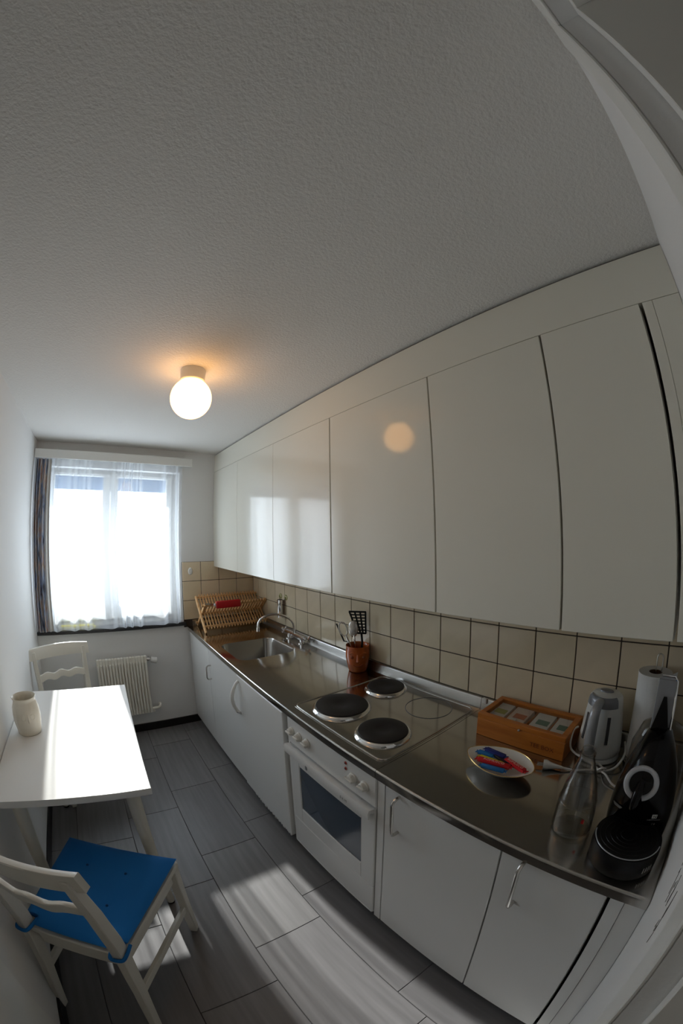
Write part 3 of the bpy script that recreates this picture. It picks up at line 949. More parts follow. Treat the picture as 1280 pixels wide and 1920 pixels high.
# utensils: each stands in the pot and leans on the rim
vd = Vector((0.64, -0.77, 0))          # sideways as seen from the doorway (to the right)
bd = Vector((0.62, 0.78, 0))
def U(s, d, z):
    return PC + vd * s + bd * d + Vector((0, 0, z))
tu = thing('slotted_turner', 'black slotted turner standing tallest in the orange pot', 'utensil', tuple(U(0, 0, 0.02)))
bm = nb()
tube(bm, [U(0.022, 0.0, 0.016), U(0.026, 0.012, 0.16), U(0.022, 0.016, 0.21)], 0.006, 10)
obj('handle', bm, M['blackp'], tu)
bm = nb()
def turner(u, v):      # u across, v along the blade
    return U(0.024 - 0.022 * v + u * (0.75 + 0.35 * v), 0.018 + 0.012 * v, 0.205 + 0.115 * v)
hw = 0.040
for i in range(4):
    u = -hw + 2 * hw * i / 3
    beam(bm, turner(u * 0.72, -0.02), turner(u, 1.0), 0.0095, 0.003, side=vd, bev=0)
for j in range(8):
    v = j / 7
    w_ = hw * (0.72 + 0.28 * v) + 0.003
    beam(bm, turner(-w_, v), turner(w_, v), 0.010 if j in (0, 7) else 0.0075, 0.003, side=(0, 0, 1), bev=0)
obj('slotted_blade', bm, M['blackp'], tu)
la = thing('steel_ladle', 'steel spoon with a bowl shining white in the orange pot', 'utensil', tuple(U(0, 0, 0.02)))
bm = nb()
tube(bm, [U(-0.008, -0.01, 0.015), U(-0.014, -0.02, 0.16), U(-0.018, -0.016, 0.20)], [0.004, 0.004, 0.005], 8)
obj('handle', bm, M['chrome'], la)
b = nb()
bmesh.ops.create_uvsphere(b, u_segments=20, v_segments=12, radius=1)
for v in b.verts:
    c = v.co.copy()
    v.co = U(-0.022 + c.x * 0.026, -0.010 + (abs(c.y) if c.y > 0 else c.y * 0.75) * 0.010, 0.235 + c.z * 0.046 )
obj('bowl', b, M['nickel'], la)
wk = thing('steel_whisk', 'steel loop whisk leaning left out of the orange pot', 'utensil', tuple(U(0, 0, 0.02)))
bm = nb()
tube(bm, [U(0.0, 0.005, 0.016), U(-0.042, 0.0, 0.145), U(-0.056, 0.0, 0.18)], [0.005, 0.005, 0.006], 10)
obj('handle', bm, M['nickel'], wk)
bm = nb()
lp = []
for k in range(13):
    a = 2 * PI * k / 12 - PI / 2
    lp.append(U(-0.077 + 0.021 * math.cos(a) - 0.010 * math.sin(a), 0.004, 0.228 + 0.038 * math.sin(a) + 0.006 * math.cos(a)))
tube(bm, lp[:-1], 0.0042, 8, closed=True)
tube(bm, [U(-0.056, 0, 0.18), U(-0.064, 0.002, 0.196)], 0.0048, 8)
obj('wire_loop', bm, M['nickel'], wk)
sp_ = thing('kitchen_tongs', 'thin black angled tool leaning furthest left out of the orange pot', 'utensil', tuple(U(0, 0, 0.02)))
bm = nb()
tube(bm, [U(-0.004, 0.022, 0.02), U(-0.046, 0.020, 0.150), U(-0.074, 0.020, 0.156), U(-0.114, 0.022, 0.252)], [0.004, 0.004, 0.0045, 0.0045], 8)
obj('bent_arm', bm, M['blackp'], sp_)

# white oval holder on the tiles by the window
t = thing('oval_switch', 'white oval switch plate on the tiles at the window edge', 'switch', (0.034, YW - 0.007, 1.307))
b = lathe(nb(), [(0.026, 0.0), (0.0255, 0.006), (0.021, 0.012), (0.0, 0.014)], n=28, sx=0.72, cap1=False)
bmesh.ops.rotate(b, verts=b.verts, cent=(0, 0, 0), matrix=Matrix.Rotation(PI / 2, 3, 'X'))
bmesh.ops.scale(b, verts=b.verts, vec=(1, 1, 1.15))
bmesh.ops.translate(b, verts=b.verts, vec=(0.030, YW - 0.0073, 1.307))
obj('plate', b, M['white'], t)
b = lathe(nb(), [(0.010, 0.0), (0.009, 0.004), (0.0, 0.005)], n=18, cap1=False)
bmesh.ops.rotate(b, verts=b.verts, cent=(0, 0, 0), matrix=Matrix.Rotation(PI / 2, 3, 'X'))
bmesh.ops.translate(b, verts=b.verts, vec=(0.030, YW - 0.0207, 1.300))
obj('button', b, M['white'], t)

# ------------------------------------------------------------------ tea box
tx0, tx1, ty0, ty1, th = 0.396, 0.5735, 0.552, 0.886, 0.088
tb = thing('tea_box', 'wooden tea box with glass lid and four rows of sachets', 'tea box', ((tx0 + tx1) / 2, (ty0 + ty1) / 2, ZC))
zb0 = ZC + 0.0005
bm = nb()
box(bm, tx0, tx0 + 0.009, ty0, ty1, zb0, zb0 + 0.068, 0.0012)
box(bm, tx1 - 0.009, tx1, ty0, ty1, zb0, zb0 + 0.068, 0.0012)
box(bm, tx0 + 0.009, tx1 - 0.009, ty0, ty0 + 0.009, zb0, zb0 + 0.068)
box(bm, tx0 + 0.009, tx1 - 0.009, ty1 - 0.009, ty1, zb0, zb0 + 0.068)
box(bm, tx0 + 0.009, tx1 - 0.009, ty0 + 0.009, ty1 - 0.009, zb0, zb0 + 0.006)
cs = obj('case', bm, M['teaw'], tb)
for k in (1, 2, 3):
    y = ty0 + (ty1 - ty0) * k / 4
    obj('divider', box(nb(), tx0 + 0.0095, tx1 - 0.0095, y - 0.002, y + 0.002, zb0 + 0.0065, zb0 + 0.067), M['teaw'], cs)
bm = nb()
w_ = 0.021
box(bm, tx0, tx0 + w_, ty0, ty1, zb0 + 0.0688, zb0 + th, 0.0015)
box(bm, tx1 - w_, tx1, ty0, ty1, zb0 + 0.0688, zb0 + th, 0.0015)
box(bm, tx0 + w_, tx1 - w_, ty0, ty0 + w_, zb0 + 0.0688, zb0 + th, 0.0015)
box(bm, tx0 + w_, tx1 - w_, ty1 - w_, ty1, zb0 + 0.0688, zb0 + th, 0.0015)
ld = obj('lid', bm, M['teaw'], tb)
obj('lid_pane', box(nb(), tx0 + w_, tx1 - w_, ty0 + w_, ty1 - w_, zb0 + 0.0795, zb0 + 0.0815), M['lid'], ld)
b = nb()
bmesh.ops.create_uvsphere(b, u_segments=12, v_segments=8, radius=0.0045)
bmesh.ops.translate(b, verts=b.verts, vec=(tx0 - 0.003, 0.718, zb0 + 0.070))
obj('catch', b, M['silver'], ld)
text_mesh('lettering', 'TEE BOX', 0.022, M['burnt'], cs, (tx0 - 0.0004, 0.63, zb0 + 0.030), (0, -1, 0), (0, 0, 1))
cols = [('teaA', 'teaL', 'white tea sachet with lime print in leftmost compartment of the tea box'), ('teaB', 'teaO', 'peach tea sachet with orange print in second compartment of the tea box'), ('teaA', 'teaG', 'white tea sachet with green band in third compartment of the tea box'), ('teaA', 'teaG', 'white and green tea sachet in rightmost compartment nearest the kettle')]
for k, (c1, c2, lb) in enumerate(cols):
    yc = ty1 - (ty1 - ty0) * (k + 0.5) / 4
    s = thing('tea_sachet', lb, 'tea bag', ((tx0 + tx1) / 2, yc, zb0 + 0.01), 'tea sachets in the wooden box')
    bm = nb()
    zt_ = zb0 + 0.0655
    lean = [0.0, 0.004, -0.002, 0.002][k]
    prism(bm, [(tx0 + 0.020, zb0 + 0.008), (tx0 + 0.024, zt_ - 0.006), (tx0 + 0.045, zt_), (tx1 - 0.027, zt_ + 0.008), (tx1 - 0.022, zt_ - 0.004), (tx1 - 0.016, zb0 + 0.008)], 'y', yc - 0.034 + lean, yc + 0.034 + lean)
    obj('sachet', bm, M[c1], s)
    bm = nb()
    prism(bm, [(tx0 + 0.075, zt_ + 0.0024), (tx0 + 0.075, zt_ + 0.0034), (tx0 + 0.105, zt_ + 0.0061), (tx0 + 0.105, zt_ + 0.0051)], 'y', yc - 0.027 + lean, yc + 0.018 + lean)
    obj('print_band', bm, M[c2], s)
    if k == 1:
        bm = nb()
        prism(bm, [(tx0 + 0.030, zt_ + 0.002), (tx0 + 0.030, zt_ + 0.0032), (tx0 + 0.066, zt_ + 0.0052), (tx0 + 0.066, zt_ + 0.004)], 'y', yc + 0.000, yc + 0.028)
        obj('tag', bm, M['teaA'], s)

# ------------------------------------------------------------------ bowl of sweets
BC = Vector((0.238, 0.700, ZC + 0.0004))
def boat(p, a):
    # elongated along y, pointed towards the door end, tilted rim
    y = p.y
    k = 1.0 - 0.22 * (y / 0.12)
    return Vector((p.x * k, p.y, p.z))
bo = thing('sweet_bowl', 'white boat shaped porcelain bowl with gold rim full of sweets', 'bowl', tuple(BC))
prof = [(0.0, 0.004), (0.030, 0.0), (0.034, 0.004), (0.060, 0.020), (0.082, 0.040), (0.084, 0.043), (0.081, 0.0425), (0.056, 0.022), (0.030, 0.009), (0.0, 0.009)]
obj('bowl_shell', lathe(nb(), prof, c=BC, n=56, sx=0.82, sy=1.36, cap0=False, cap1=False, fn=lambda p, a: Vector((p.x * (1 + 0.10 * math.cos(2 * a)) * (1 - 1.2 * p.y), p.y, p.z + 0.0 * a))), M['porc'], bo, ang=60)
rim = []
for k in range(56):
    a = 2 * PI * k / 56
    px, py = 0.0832 * math.cos(a) * 0.82, 0.0832 * math.sin(a) * 1.36
    rim.append(BC + Vector((px * (1 + 0.10 * math.cos(2 * a)) * (1 - 1.2 * py), py, 0.0432)))
obj('gold_rim', tube(nb(), rim, 0.0011, 6, closed=True), M['gold'], bo)
def sweet(c, yaw, pitch, L, W, mats, label, letters=False):
    s = thing('wrapped_sweet', label, 'sweet', tuple(c), 'wrapped sweets in the bowl', local=True)
    s.rotation_euler = (0, pitch, yaw)
    bm = nb()
    W *= 0.92
    L *= 1.06
    box(bm, -L / 2, L / 2, -W / 2, W / 2, -0.006, 0.006, 0.0035, 2)
    obj('wrapper', bm, M[mats[0]], s)
    for sg in (-1, 1):
        bm = nb()
        prism(bm, [(sg * L / 2, -W * 0.3), (sg * (L / 2 + 0.008), -W * 0.5), (sg * (L / 2 + 0.006), 0.0), (sg * (L / 2 + 0.008), W * 0.5), (sg * L / 2, W * 0.3)], 'z', -0.0008, 0.0008)
        obj('crimped_end', bm, M[mats[1]], s)
    if letters:
        text_mesh('lettering', 'ROMUSCO', W * 0.72, M['pink'], s, (0, 0, 0.0064), (-1, 0, 0), (0, -1, 0))
B_ = BC + Vector((0, 0, 0.026))
sweet(B_ + Vector((-0.020, 0.008, 0.014)), PI / 2 + 0.16, 0.0, 0.100, 0.021, ('wrap_red', 'wrap_red'), 'longer red wrapped sweet with pale letters across the front of the bowl', True)
sweet(B_ + Vector((0.004, -0.052, 0.016)), PI / 2 - 0.30, 0.0, 0.078, 0.020, ('wrap_red', 'wrap_red'), 'red wrapped sweet with pale letters at the pointed right end of the bowl', True)
sweet(B_ + Vector((0.026, 0.030, 0.018)), PI / 2 - 0.10, 0.02, 0.070, 0.020, ('wrap_blue', 'wrap_blue'), 'dark blue wrapped sweet at the back left of the bowl')
sweet(B_ + Vector((0.012, -0.010, 0.013)), PI / 2 - 0.26, 0.0, 0.074, 0.018, ('wrap_blk', 'wrap_blk'), 'near black wrapped sweet in the middle between the two red ones')
sweet(B_ + Vector((-0.038, 0.000, 0.008)), PI / 2 + 0.18, 0.0, 0.070, 0.016, ('wrap_sky', 'wrap_sky'), 'sky blue wrapped sweet under the front red one in the bowl')
sweet(B_ + Vector((0.014, 0.058, 0.010)), PI / 2 + 0.10, 0.0, 0.050, 0.018, ('wrap_sky', 'wrap_sky'), 'short sky blue wrapped sweet at the left tip of the bowl')
sweet(B_ + Vector((-0.002, 0.020, 0.007)), PI / 2 + 0.06, 0.0, 0.090, 0.014, ('wrap_yel', 'wrap_yel'), 'yellow wrapped sweet showing between red and blue ones in the bowl')

# ------------------------------------------------------------------ kettle
KC = Vector((0.500, 0.466, ZC + 0.0004))
kt = thing('kettle', 'white plastic electric kettle with grey handle beside the tea box', 'kettle', tuple(KC))
obj('base', lathe(nb(), [(0.0, 0.0), (0.070, 0.0), (0.073, 0.004), (0.070, 0.018), (0.0, 0.018)], c=KC, n=36, cap0=False, cap1=False), M['white'], kt)
prof = [(0.0, 0.020), (0.069, 0.020), (0.073, 0.026), (0.071, 0.06), (0.063, 0.14), (0.056, 0.195), (0.053, 0.213), (0.046, 0.221), (0.0, 0.223)]
obj('jug', lathe(nb(), prof, c=KC, n=40, cap0=False, cap1=False), M['white'], kt, ang=50)
hd_ = Vector((-0.97, 0.12, 0)).normalized()      # handle points to the room
hs = Vector((-hd_.y, hd_.x, 0))
def K(o, s, z):
    return KC + hd_ * o + hs * s + Vector((0, 0, z))
hp = [K(0.048, 0, 0.212), K(0.075, 0, 0.206), K(0.093, 0, 0.185), K(0.098, 0, 0.140), K(0.096, 0, 0.085), K(0.084, 0, 0.052), K(0.066, 0, 0.048)]
def flex(pts, n=8):
    out = []
    P = [Vector(p) for p in pts]
    for i in range(len(P) - 1):
        p0, p1, p2, p3 = P[max(i - 1, 0)], P[i], P[i + 1], P[min(i + 2, len(P) - 1)]
        for k in range(n):
            t = k / n
            out.append(0.5 * ((2 * p1) + (-p0 + p2) * t + (2 * p0 - 5 * p1 + 4 * p2 - p3) * t * t + (-p0 + 3 * p1 - 3 * p2 + p3) * t ** 3))
    return out + [P[-1]]
hq = flex(hp, 5)
bm = tube(nb(), hq, [0.0105 + 0.0045 * math.sin(PI * k / (len(hq) - 1)) for k in range(len(hq))], 14)
for v in bm.verts:      # a flat broad grip
    sd_ = (v.co - KC).dot(hs)
    v.co += hs * sd_ * 0.15
obj('handle', bm, M['silver'], kt, ang=60)
bm = nb()
lathe(bm, [(0.0575, 0.190), (0.0585, 0.1905), (0.0560, 0.207), (0.0535, 0.2155), (0.046, 0.2225), (0.044, 0.222)], c=(0, 0, 0), n=40, cap0=False, cap1=False)
dead = [f for f in bm.faces if f.calc_center_median().x < 0.022]
bmesh.ops.delete(bm, geom=dead, context='FACES')
ang_ = math.atan2(hd_.y, hd_.x)
bmesh.ops.rotate(bm, verts=bm.verts, cent=(0, 0, 0), matrix=Matrix.Rotation(ang_, 3, 'Z'))
bmesh.ops.translate(bm, verts=bm.verts, vec=KC)
obj('collar', bm, M['greyp'], kt)
b = lathe(nb(), [(0.020, 0.0), (0.018, 0.004), (0.0, 0.005)], c=KC + Vector((0.012, 0.004, 0.2228)), n=24, sx=0.7, sy=1.2, cap1=False)
obj('lid_button', b, M['greyp'], kt)
for s in (-1, 1):
    bm = nb()
    a = 0.62
    dv = (hd_ * math.cos(a) + hs * math.sin(a) * s)
    beam(bm, KC + dv * 0.0702 + Vector((0, 0, 0.075)), KC + dv * 0.0608 + Vector((0, 0, 0.165)), 0.010, 0.003, side=dv.cross(Vector((0, 0, 1))), bev=0.0)
    obj('level_window', bm, M['dgreyp'], kt)
# flex: coil round the base, a knot in front and the plug
zc_ = ZC + 0.0045
bm = nb()
tube(bm, flex([(0.398, 0.420, zc_), (0.405, 0.470, zc_ + 0.02), (0.425, 0.538, zc_ + 0.035), (0.470, 0.553, zc_ + 0.075), (0.505, 0.548, zc_ + 0.075)]), 0.0036, 8)
tube(bm, flex([(0.398, 0.420, zc_), (0.425, 0.385, zc_ + 0.01), (0.480, 0.372, zc_ + 0.03), (0.530, 0.385, zc_ + 0.045)]), 0.0036, 8)
tube(bm, flex([(0.398, 0.420, zc_), (0.385, 0.455, zc_ + 0.004), (0.366, 0.50, zc_), (0.352, 0.535, zc_ + 0.006)]), 0.0036, 8)
tube(bm, flex([(0.398, 0.420, zc_), (0.370, 0.400, zc_ + 0.012), (0.345, 0.372, zc_ + 0.004), (0.33, 0.33, zc_)]), 0.003, 8)
lp = [(0.405 + 0.014 * math.cos(a), 0.432 + 0.022 * math.sin(a), zc_ + 0.008 + 0.008 * math.sin(2 * a)) for a in [2 * PI * k / 16 for k in range(16)]]
tube(bm, lp, 0.0036, 8, closed=True)
cord = obj('flex', bm, M['white'], kt)
bm = nb()
tube(bm, [(0.352, 0.535, zc_ + 0.006), (0.347, 0.552, zc_ + 0.007), (0.340, 0.572, zc_ + 0.008), (0.336, 0.584, zc_ + 0.010), (0.333, 0.592, zc_ + 0.010)], [0.0045, 0.007, 0.012, 0.0165, 0.0155], 14)
pg = obj('plug', bm, M['white'], cord)
bm = nb()
for dz in (-0.008, 0.0, 0.008):
    tube(bm, [(0.333, 0.592, zc_ + 0.010 + dz * 0.5), (0.327 + dz * 0.3, 0.611, zc_ + 0.010 + dz * 0.5)], 0.0019, 8)
obj('plug_pins', bm, M['nickel'], cord)

# ------------------------------------------------------------------ paper towel on its holder
RC = Vector((0.523, 0.325, ZC + 0.0004))
pr = thing('paper_towel_holder', 'wire paper towel stand with a looped top behind the coffee machine', 'holder', tuple(RC))
bm = nb()
tube(bm, [RC + Vector((0.055 * math.cos(a), 0.055 * math.sin(a), 0.004)) for a in [2 * PI * k / 28 for k in range(28)]], 0.003, 8, closed=True)
tube(bm, [RC + Vector((-0.055, 0, 0.004)), RC + Vector((0.055, 0, 0.004))], 0.003, 8)
obj('foot_ring', bm, M['nickel'], pr)
bm = nb()
lp = [RC + Vector((0, 0, 0.006)), RC + Vector((0, 0, 0.318))]
lp += [RC + Vector((0, -0.0 - 0.009 + 0.009 * math.cos(a), 0.35 + 0.012 * math.sin(a))) for a in [0, .5, 1, 1.57, 2.1, 2.6, PI]]
lp += [RC + Vector((0, -0.018, 0.318)), RC + Vector((0, -0.017, 0.305))]
tube(bm, lp, 0.0022, 8)
obj('wire_loop', bm, M['nickel'], pr)
rl = thing('paper_towel_roll', 'white paper towel roll on the wire stand behind the coffee machine', 'paper towel', tuple(RC + Vector((0, 0, 0.02))))
obj('paper', lathe(nb(), [(0.021, 0.022), (0.0525, 0.022), (0.053, 0.026), (0.053, 0.302), (0.0525, 0.305), (0.021, 0.305)], c=RC, n=48, cap0=False, cap1=False), M['paper'], rl, ang=30)
obj('card_core', lathe(nb(), [(0.0208, 0.022), (0.0208, 0.304), (0.0195, 0.304), (0.0195, 0.022)], c=RC, n=32, cap0=False, cap1=False), M['card'], rl, ang=30)
bm = nb()
tv = [(0.0535 * math.cos(a), 0.0535 * math.sin(a)) for a in (-1.9, -1.75, -1.6)] + [(0.012, -0.062), (0.022, -0.066)]
poly = tv + [(x * 1.012, y * 1.012 - 0.0006) for x, y in tv[::-1]]
prism(bm, [(RC.x + x, RC.y + y) for x, y in poly], 'z', RC.z + 0.024, RC.z + 0.303)
obj('loose_sheet', bm, M['paper'], rl)

# ------------------------------------------------------------------ glass carafe
GC = Vector((0.128, 0.415, ZC + 0.0004))
cf = thing('glass_carafe', 'clear glass carafe narrowing to the top, left of the coffee machine', 'carafe', tuple(GC))
prof = [(0.0, 0.0), (0.047, 0.0), (0.050, 0.004), (0.050, 0.02), (0.0495, 0.065), (0.046, 0.10), (0.037, 0.15), (0.024, 0.195), (0.018, 0.215), (0.019, 0.228), (0.0165, 0.228), (0.0165, 0.214), (0.035, 0.149), (0.044, 0.10), (0.0475, 0.065), (0.048, 0.008), (0.0, 0.008)]
gb2 = obj('glass_body', lathe(nb(), prof, c=GC, n=40, cap0=False, cap1=False), M['clear'], cf, ang=60)
for z, r in ((0.014, 0.0505), (0.095, 0.0475)):
    obj('glass_ring', tube(nb(), [GC + Vector((r * math.cos(a), r * math.sin(a), z)) for a in [2 * PI * k / 40 for k in range(40)]], 0.0010, 6, closed=True), M['clear'], gb2)
obj('red_label', box(nb(), GC.x - 0.038, GC.x - 0.031, GC.y - 0.036, GC.y - 0.029, GC.z + 0.052, GC.z + 0.062, 0.001), M['red'], gb2)
obj('stopper', lathe(nb(), [(0.0, 0.224), (0.015, 0.224), (0.0145, 0.2405), (0.006, 0.246), (0.0, 0.247)], c=GC, n=20, cap0=False, cap1=False), M['clear'], cf)

# ------------------------------------------------------------------ coffee machine
MC = Vector((0.125, 0.268, ZC + 0.0004))
cm = thing('coffee_machine', 'black rounded coffee machine with silver ring at the worktop end', 'coffee machine', tuple(MC))
def oval(bm, rows, n=40, sup=2.4):
    rings = []
    for cx, hx, hy, z in rows:
        ring = []
        for k in range(n):
            a = 2 * PI * k / n
            c, s = math.cos(a), math.sin(a)
            c = math.copysign(abs(c) ** (2 / sup), c)
            s = math.copysign(abs(s) ** (2 / sup), s)
            ring.append(bm.verts.new((MC.x + cx + hx * c, MC.y + 0.95 * hy * s, MC.z + z)))
        rings.append(ring)
    for A, B in zip(rings, rings[1:]):
        for k in range(n):
            bm.faces.new((A[k], A[(k + 1) % n], B[(k + 1) % n], B[k]))
    bm.faces.new(rings[0][::-1])
    bm.faces.new(rings[-1])
    return bm
obj('drip_base', oval(nb(), [(-0.035, 0.078, 0.078, 0.0), (-0.035, 0.082, 0.083, 0.006), (-0.035, 0.083, 0.084, 0.045), (-0.033, 0.081, 0.082, 0.060)], sup=2.1), M['blackp'], cm, ang=40)
gr = obj('drip_grid', lathe(nb(), [(0.076, 0.0), (0.076, 0.003), (0.073, 0.004), (0.0, 0.003)], c=MC + Vector((-0.034, 0, 0.0605)), n=44, sy=0.95, cap1=False), M['blackp'], cm)
bm = nb()
for r in (0.018, 0.030, 0.042, 0.054, 0.066):
    tube(bm, [MC + Vector((-0.034 + r * math.cos(a), r * math.sin(a), 0.0648)) for a in [2 * PI * k / 36 for k in range(36)]], 0.0009, 5, closed=True)
obj('grid_ribs', bm, M['blackp'], gr)
obj('silver_edge', tube(nb(), [MC + Vector((-0.034 + 0.0775 * math.cos(a), 0.0755 * math.sin(a), 0.0625)) for a in [math.radians(95 + 170 * k / 40) for k in range(41)]], 0.0014, 6), M['silver'], cm)
# front column: a lozenge leaning back, slim at the top
rows = [(0.075, 0.055, 0.080, 0.005), (0.072, 0.060, 0.082, 0.06), (0.068, 0.066, 0.080, 0.10), (0.066, 0.072, 0.074, 0.15), (0.070, 0.074, 0.062, 0.20), (0.082, 0.066, 0.046, 0.24), (0.098, 0.048, 0.030, 0.268), (0.105, 0.030, 0.018, 0.276)]
bd_ = obj('body', oval(nb(), rows, sup=2.3), M['blackg'], cm, ang=60)
obj('water_tank', oval(nb(), [(0.185, 0.055, 0.080, 0.004), (0.185, 0.058, 0.083, 0.10), (0.180, 0.056, 0.076, 0.19), (0.172, 0.046, 0.056, 0.245), (0.165, 0.030, 0.034, 0.262)], sup=2.4), M['smoke'], cm, ang=60)
# ring and brewing head on the sloped front face
fn_ = Vector((-0.90, -0.08, 0.44)).normalized()
fy = Vector((0, 1, 0))
fy = (fy - fn_ * fy.dot(fn_)).normalized()
fz = fn_.cross(fy)
if fz.z < 0:
    fz = -fz
FC = MC + Vector((-0.004, 0.010, 0.188))
def F(u, v, w=0.0):
    return FC + fy * u + fz * v + fn_ * w
rg = [F(0.0335 * math.cos(a), 0.0335 * math.sin(a), 0.003) for a in [math.radians(-72 + 324 * k / 44) for k in range(45)]]
obj('silver_ring', tube(nb(), rg, 0.0066, 10), M['silver'], cm)
bm = nb()
n_ = 30
A = [bm.verts.new(F(0.029 * math.cos(2 * PI * k / n_), 0.029 * math.sin(2 * PI * k / n_), 0.004)) for k in range(n_)]
B = [bm.verts.new(F(0.031 * math.cos(2 * PI * k / n_), 0.031 * math.sin(2 * PI * k / n_), -0.012)) for k in range(n_)]
bridge(bm, A, B)
bm.faces.new(A)
bm.faces.new(B[::-1])
obj('brew_head', bm, M['blackp'], cm)
bm = nb()
tube(bm, [F(0.0, 0.0, 0.004), F(0.002, -0.020, 0.016), F(0.003, -0.045, 0.014), F(0.003, -0.058, 0.008)], [0.009, 0.011, 0.010, 0.007], 14)
obj('spout', bm, M['blackg'], cm)
# raised lever: black tongue with bright metal cheeks
def LV(s, t_, d):
    return MC + Vector((0.100 + 0.018 * t_ + d, s + 0.004, 0.262 + 0.135 * t_))
bm = nb()
beam(bm, LV(0, 0.0, -0.004), LV(0, 0.66, -0.004), 0.046, 0.008, 0.008, 0.006, side=(0, 1, 0), bev=0.0)
lv = obj('lever', bm, M['blackg'], cm)
bm = nb()
beam(bm, LV(0, 0.0, 0.006), LV(0, 0.93, 0.006), 0.048, 0.004, 0.044, 0.004, side=(0, 1, 0), bev=0.0012)
beam(bm, LV(0, 0.93, 0.006), LV(0, 1.0, 0.006), 0.044, 0.004, 0.030, 0.004, side=(0, 1, 0), bev=0.0012)
obj('lever_plate', bm, M['greyp'], lv)
bm = nb()
tube(bm, [LV(-0.0245, 0.0, 0.004), LV(-0.024, 0.5, 0.004), LV(-0.0225, 0.92, 0.004), LV(-0.015, 1.0, 0.004), LV(0.015, 1.0, 0.004)], 0.003, 8)
obj('lever_edge', bm, M['chrome'], lv)
# marks on the machine
def skin(dy, z):
    """point on the front of the body at sideways offset dy and height z"""
    for (c0, hx0, hy0, z0), (c1, hx1, hy1, z1) in zip(rows, rows[1:]):
        if z0 <= z <= z1:
            t_ = (z - z0) / (z1 - z0)
            c_, hx, hy = c0 + (c1 - c0) * t_, hx0 + (hx1 - hx0) * t_, 0.95 * (hy0 + (hy1 - hy0) * t_)
            return MC + Vector((c_ - hx * max(0.0, 1 - (abs(dy) / hy) ** 2.3) ** (1 / 2.3), dy, z))
def on_skin(dy, z):
    p = skin(dy, z)
    xd = (skin(dy - 0.004, z) - skin(dy + 0.004, z)).normalized()
    yd = (skin(dy, z + 0.004) - skin(dy, z - 0.004)).normalized()
    return p + xd.cross(yd) * 0.0012, xd, yd
for body_, size, (dy, z), m_ in (('NESPRESSO', 0.0062, (-0.041, 0.088), 'ink'), ('19', 0.010, (-0.043, 0.072), 'ink')):
    p, xd, yd = on_skin(dy, z)
    text_mesh('wordmark', body_, size, M[m_], cm, p, xd, yd)
p, xd, yd = on_skin(-0.041, 0.100)
bm = nb()
zd = xd.cross(yd)
vs_ = [bm.verts.new(p + xd * u + yd * v + zd * w) for w in (-0.0004, 0.0004) for u, v in ((-0.006, -0.006), (0.006, -0.006), (0.006, 0.006), (-0.006, 0.006))]
for f in ((3, 2, 1, 0), (4, 5, 6, 7), (0, 1, 5, 4), (1, 2, 6, 5), (2, 3, 7, 6), (3, 0, 4, 7)):
    bm.faces.new([vs_[i] for i in f])
obj('emblem', bm, M['inkw'], cm)
text_mesh('emblem_letter', 'N', 0.011, M['blackp'], cm, p + zd * 0.0008, xd, yd)
p, xd, yd = on_skin(0.050, 0.100)
bm = nb()
zd = xd.cross(yd)
bp_ = [(-0.016, 0.004), (-0.010, -0.004), (0.010, -0.004), (0.016, 0.004)]
A = [bm.verts.new(p + xd * u + yd * v - zd * 0.0004) for u, v in bp_]
B = [bm.verts.new(p + xd * u + yd * v + zd * 0.0004) for u, v in bp_]
bridge(bm, A, B)
bm.faces.new(A[::-1])
bm.faces.new(B)
obj('maker_badge', bm, M['ink'], cm)
bm = nb()
for k in range(4):
    a = math.radians(228 + 5.0 * k)
    q = MC + Vector((-0.035 + 0.0838 * math.cos(a), 0.0802 * math.sin(a), 0.028))
    beam(bm, q - Vector((0, 0, 0.008)), q + Vector((0, 0, 0.008)), 0.0024, 0.0010, side=(-math.sin(a), math.cos(a), 0), bev=0)
obj('rating_mark', bm, M['inkw'], cm)

# ------------------------------------------------------------------ ceiling lamp
lm = thing('ceiling_lamp', 'lit white glass globe lamp on a short ceiling base', 'lamp', (-0.362, 1.675, 2.13))
obj('base', lathe(nb(), [(0.052, 2.2800), (0.053, 2.277), (0.052, 2.232), (0.049, 2.228)], c=(-0.362, 1.675, 0), n=36), M['painted'], lm)
pr_ = []
for k in range(25):
    a = -PI / 2 + PI * k / 24 * 0.86
    pr_.append((0.086 * math.cos(a), 2.155 + 0.086 * math.sin(a)))
obj('globe', lathe(nb(), pr_, c=(-0.362, 1.675, 0), n=40, cap0=False, cap1=False), M['globe'], lm, ang=60)

# ------------------------------------------------------------------ radiator
rd = thing('radiator', 'small cream ribbed radiator on the wall under the window', 'radiator', (-0.58, 3.17, 0.18))
rx0, rx1, rz0, rz1 = -0.770, -0.378, 0.185, 0.667
nf = 17
for k in range(nf):
    x = rx0 + (rx1 - rx0) * (k + 0.5) / nf
    w = (rx1 - rx0) / nf
    bm = nb()
    box(bm, x - w * 0.31, x + w * 0.31, 3.138, 3.1504, rz0 + 0.03, rz1 - 0.04, 0.004, 1)
    box(bm, x - w * 0.465, x + w * 0.465, 3.150, 3.182, rz0, rz1, 0.003, 1)
    obj('rib', bm, M['rad'], rd)
for z in (rz1 - 0.02, rz0 + 0.03):
    obj('header', tube(nb(), [(rx0 + 0.005, 3.1665, z), (rx1 - 0.002, 3.1665, z)], 0.010, 10), M['rad'], rd)
for x in (-0.70, -0.48):
    obj('bracket', box(nb(), x, x + 0.03, 3.183, YW - 0.0005, 0.50, 0.56), M['rad'], rd)
bm = nb()
tube(bm, [(rx1 - 0.004, 3.1665, 0.635), (rx1 + 0.012, 3.1665, 0.635), (rx1 + 0.030, 3.1665, 0.635)], [0.012, 0.015, 0.010], 12)
tube(bm, [(rx1 + 0.022, 3.1665, 0.635), (rx1 + 0.022, YW, 0.635)], 0.009, 10)
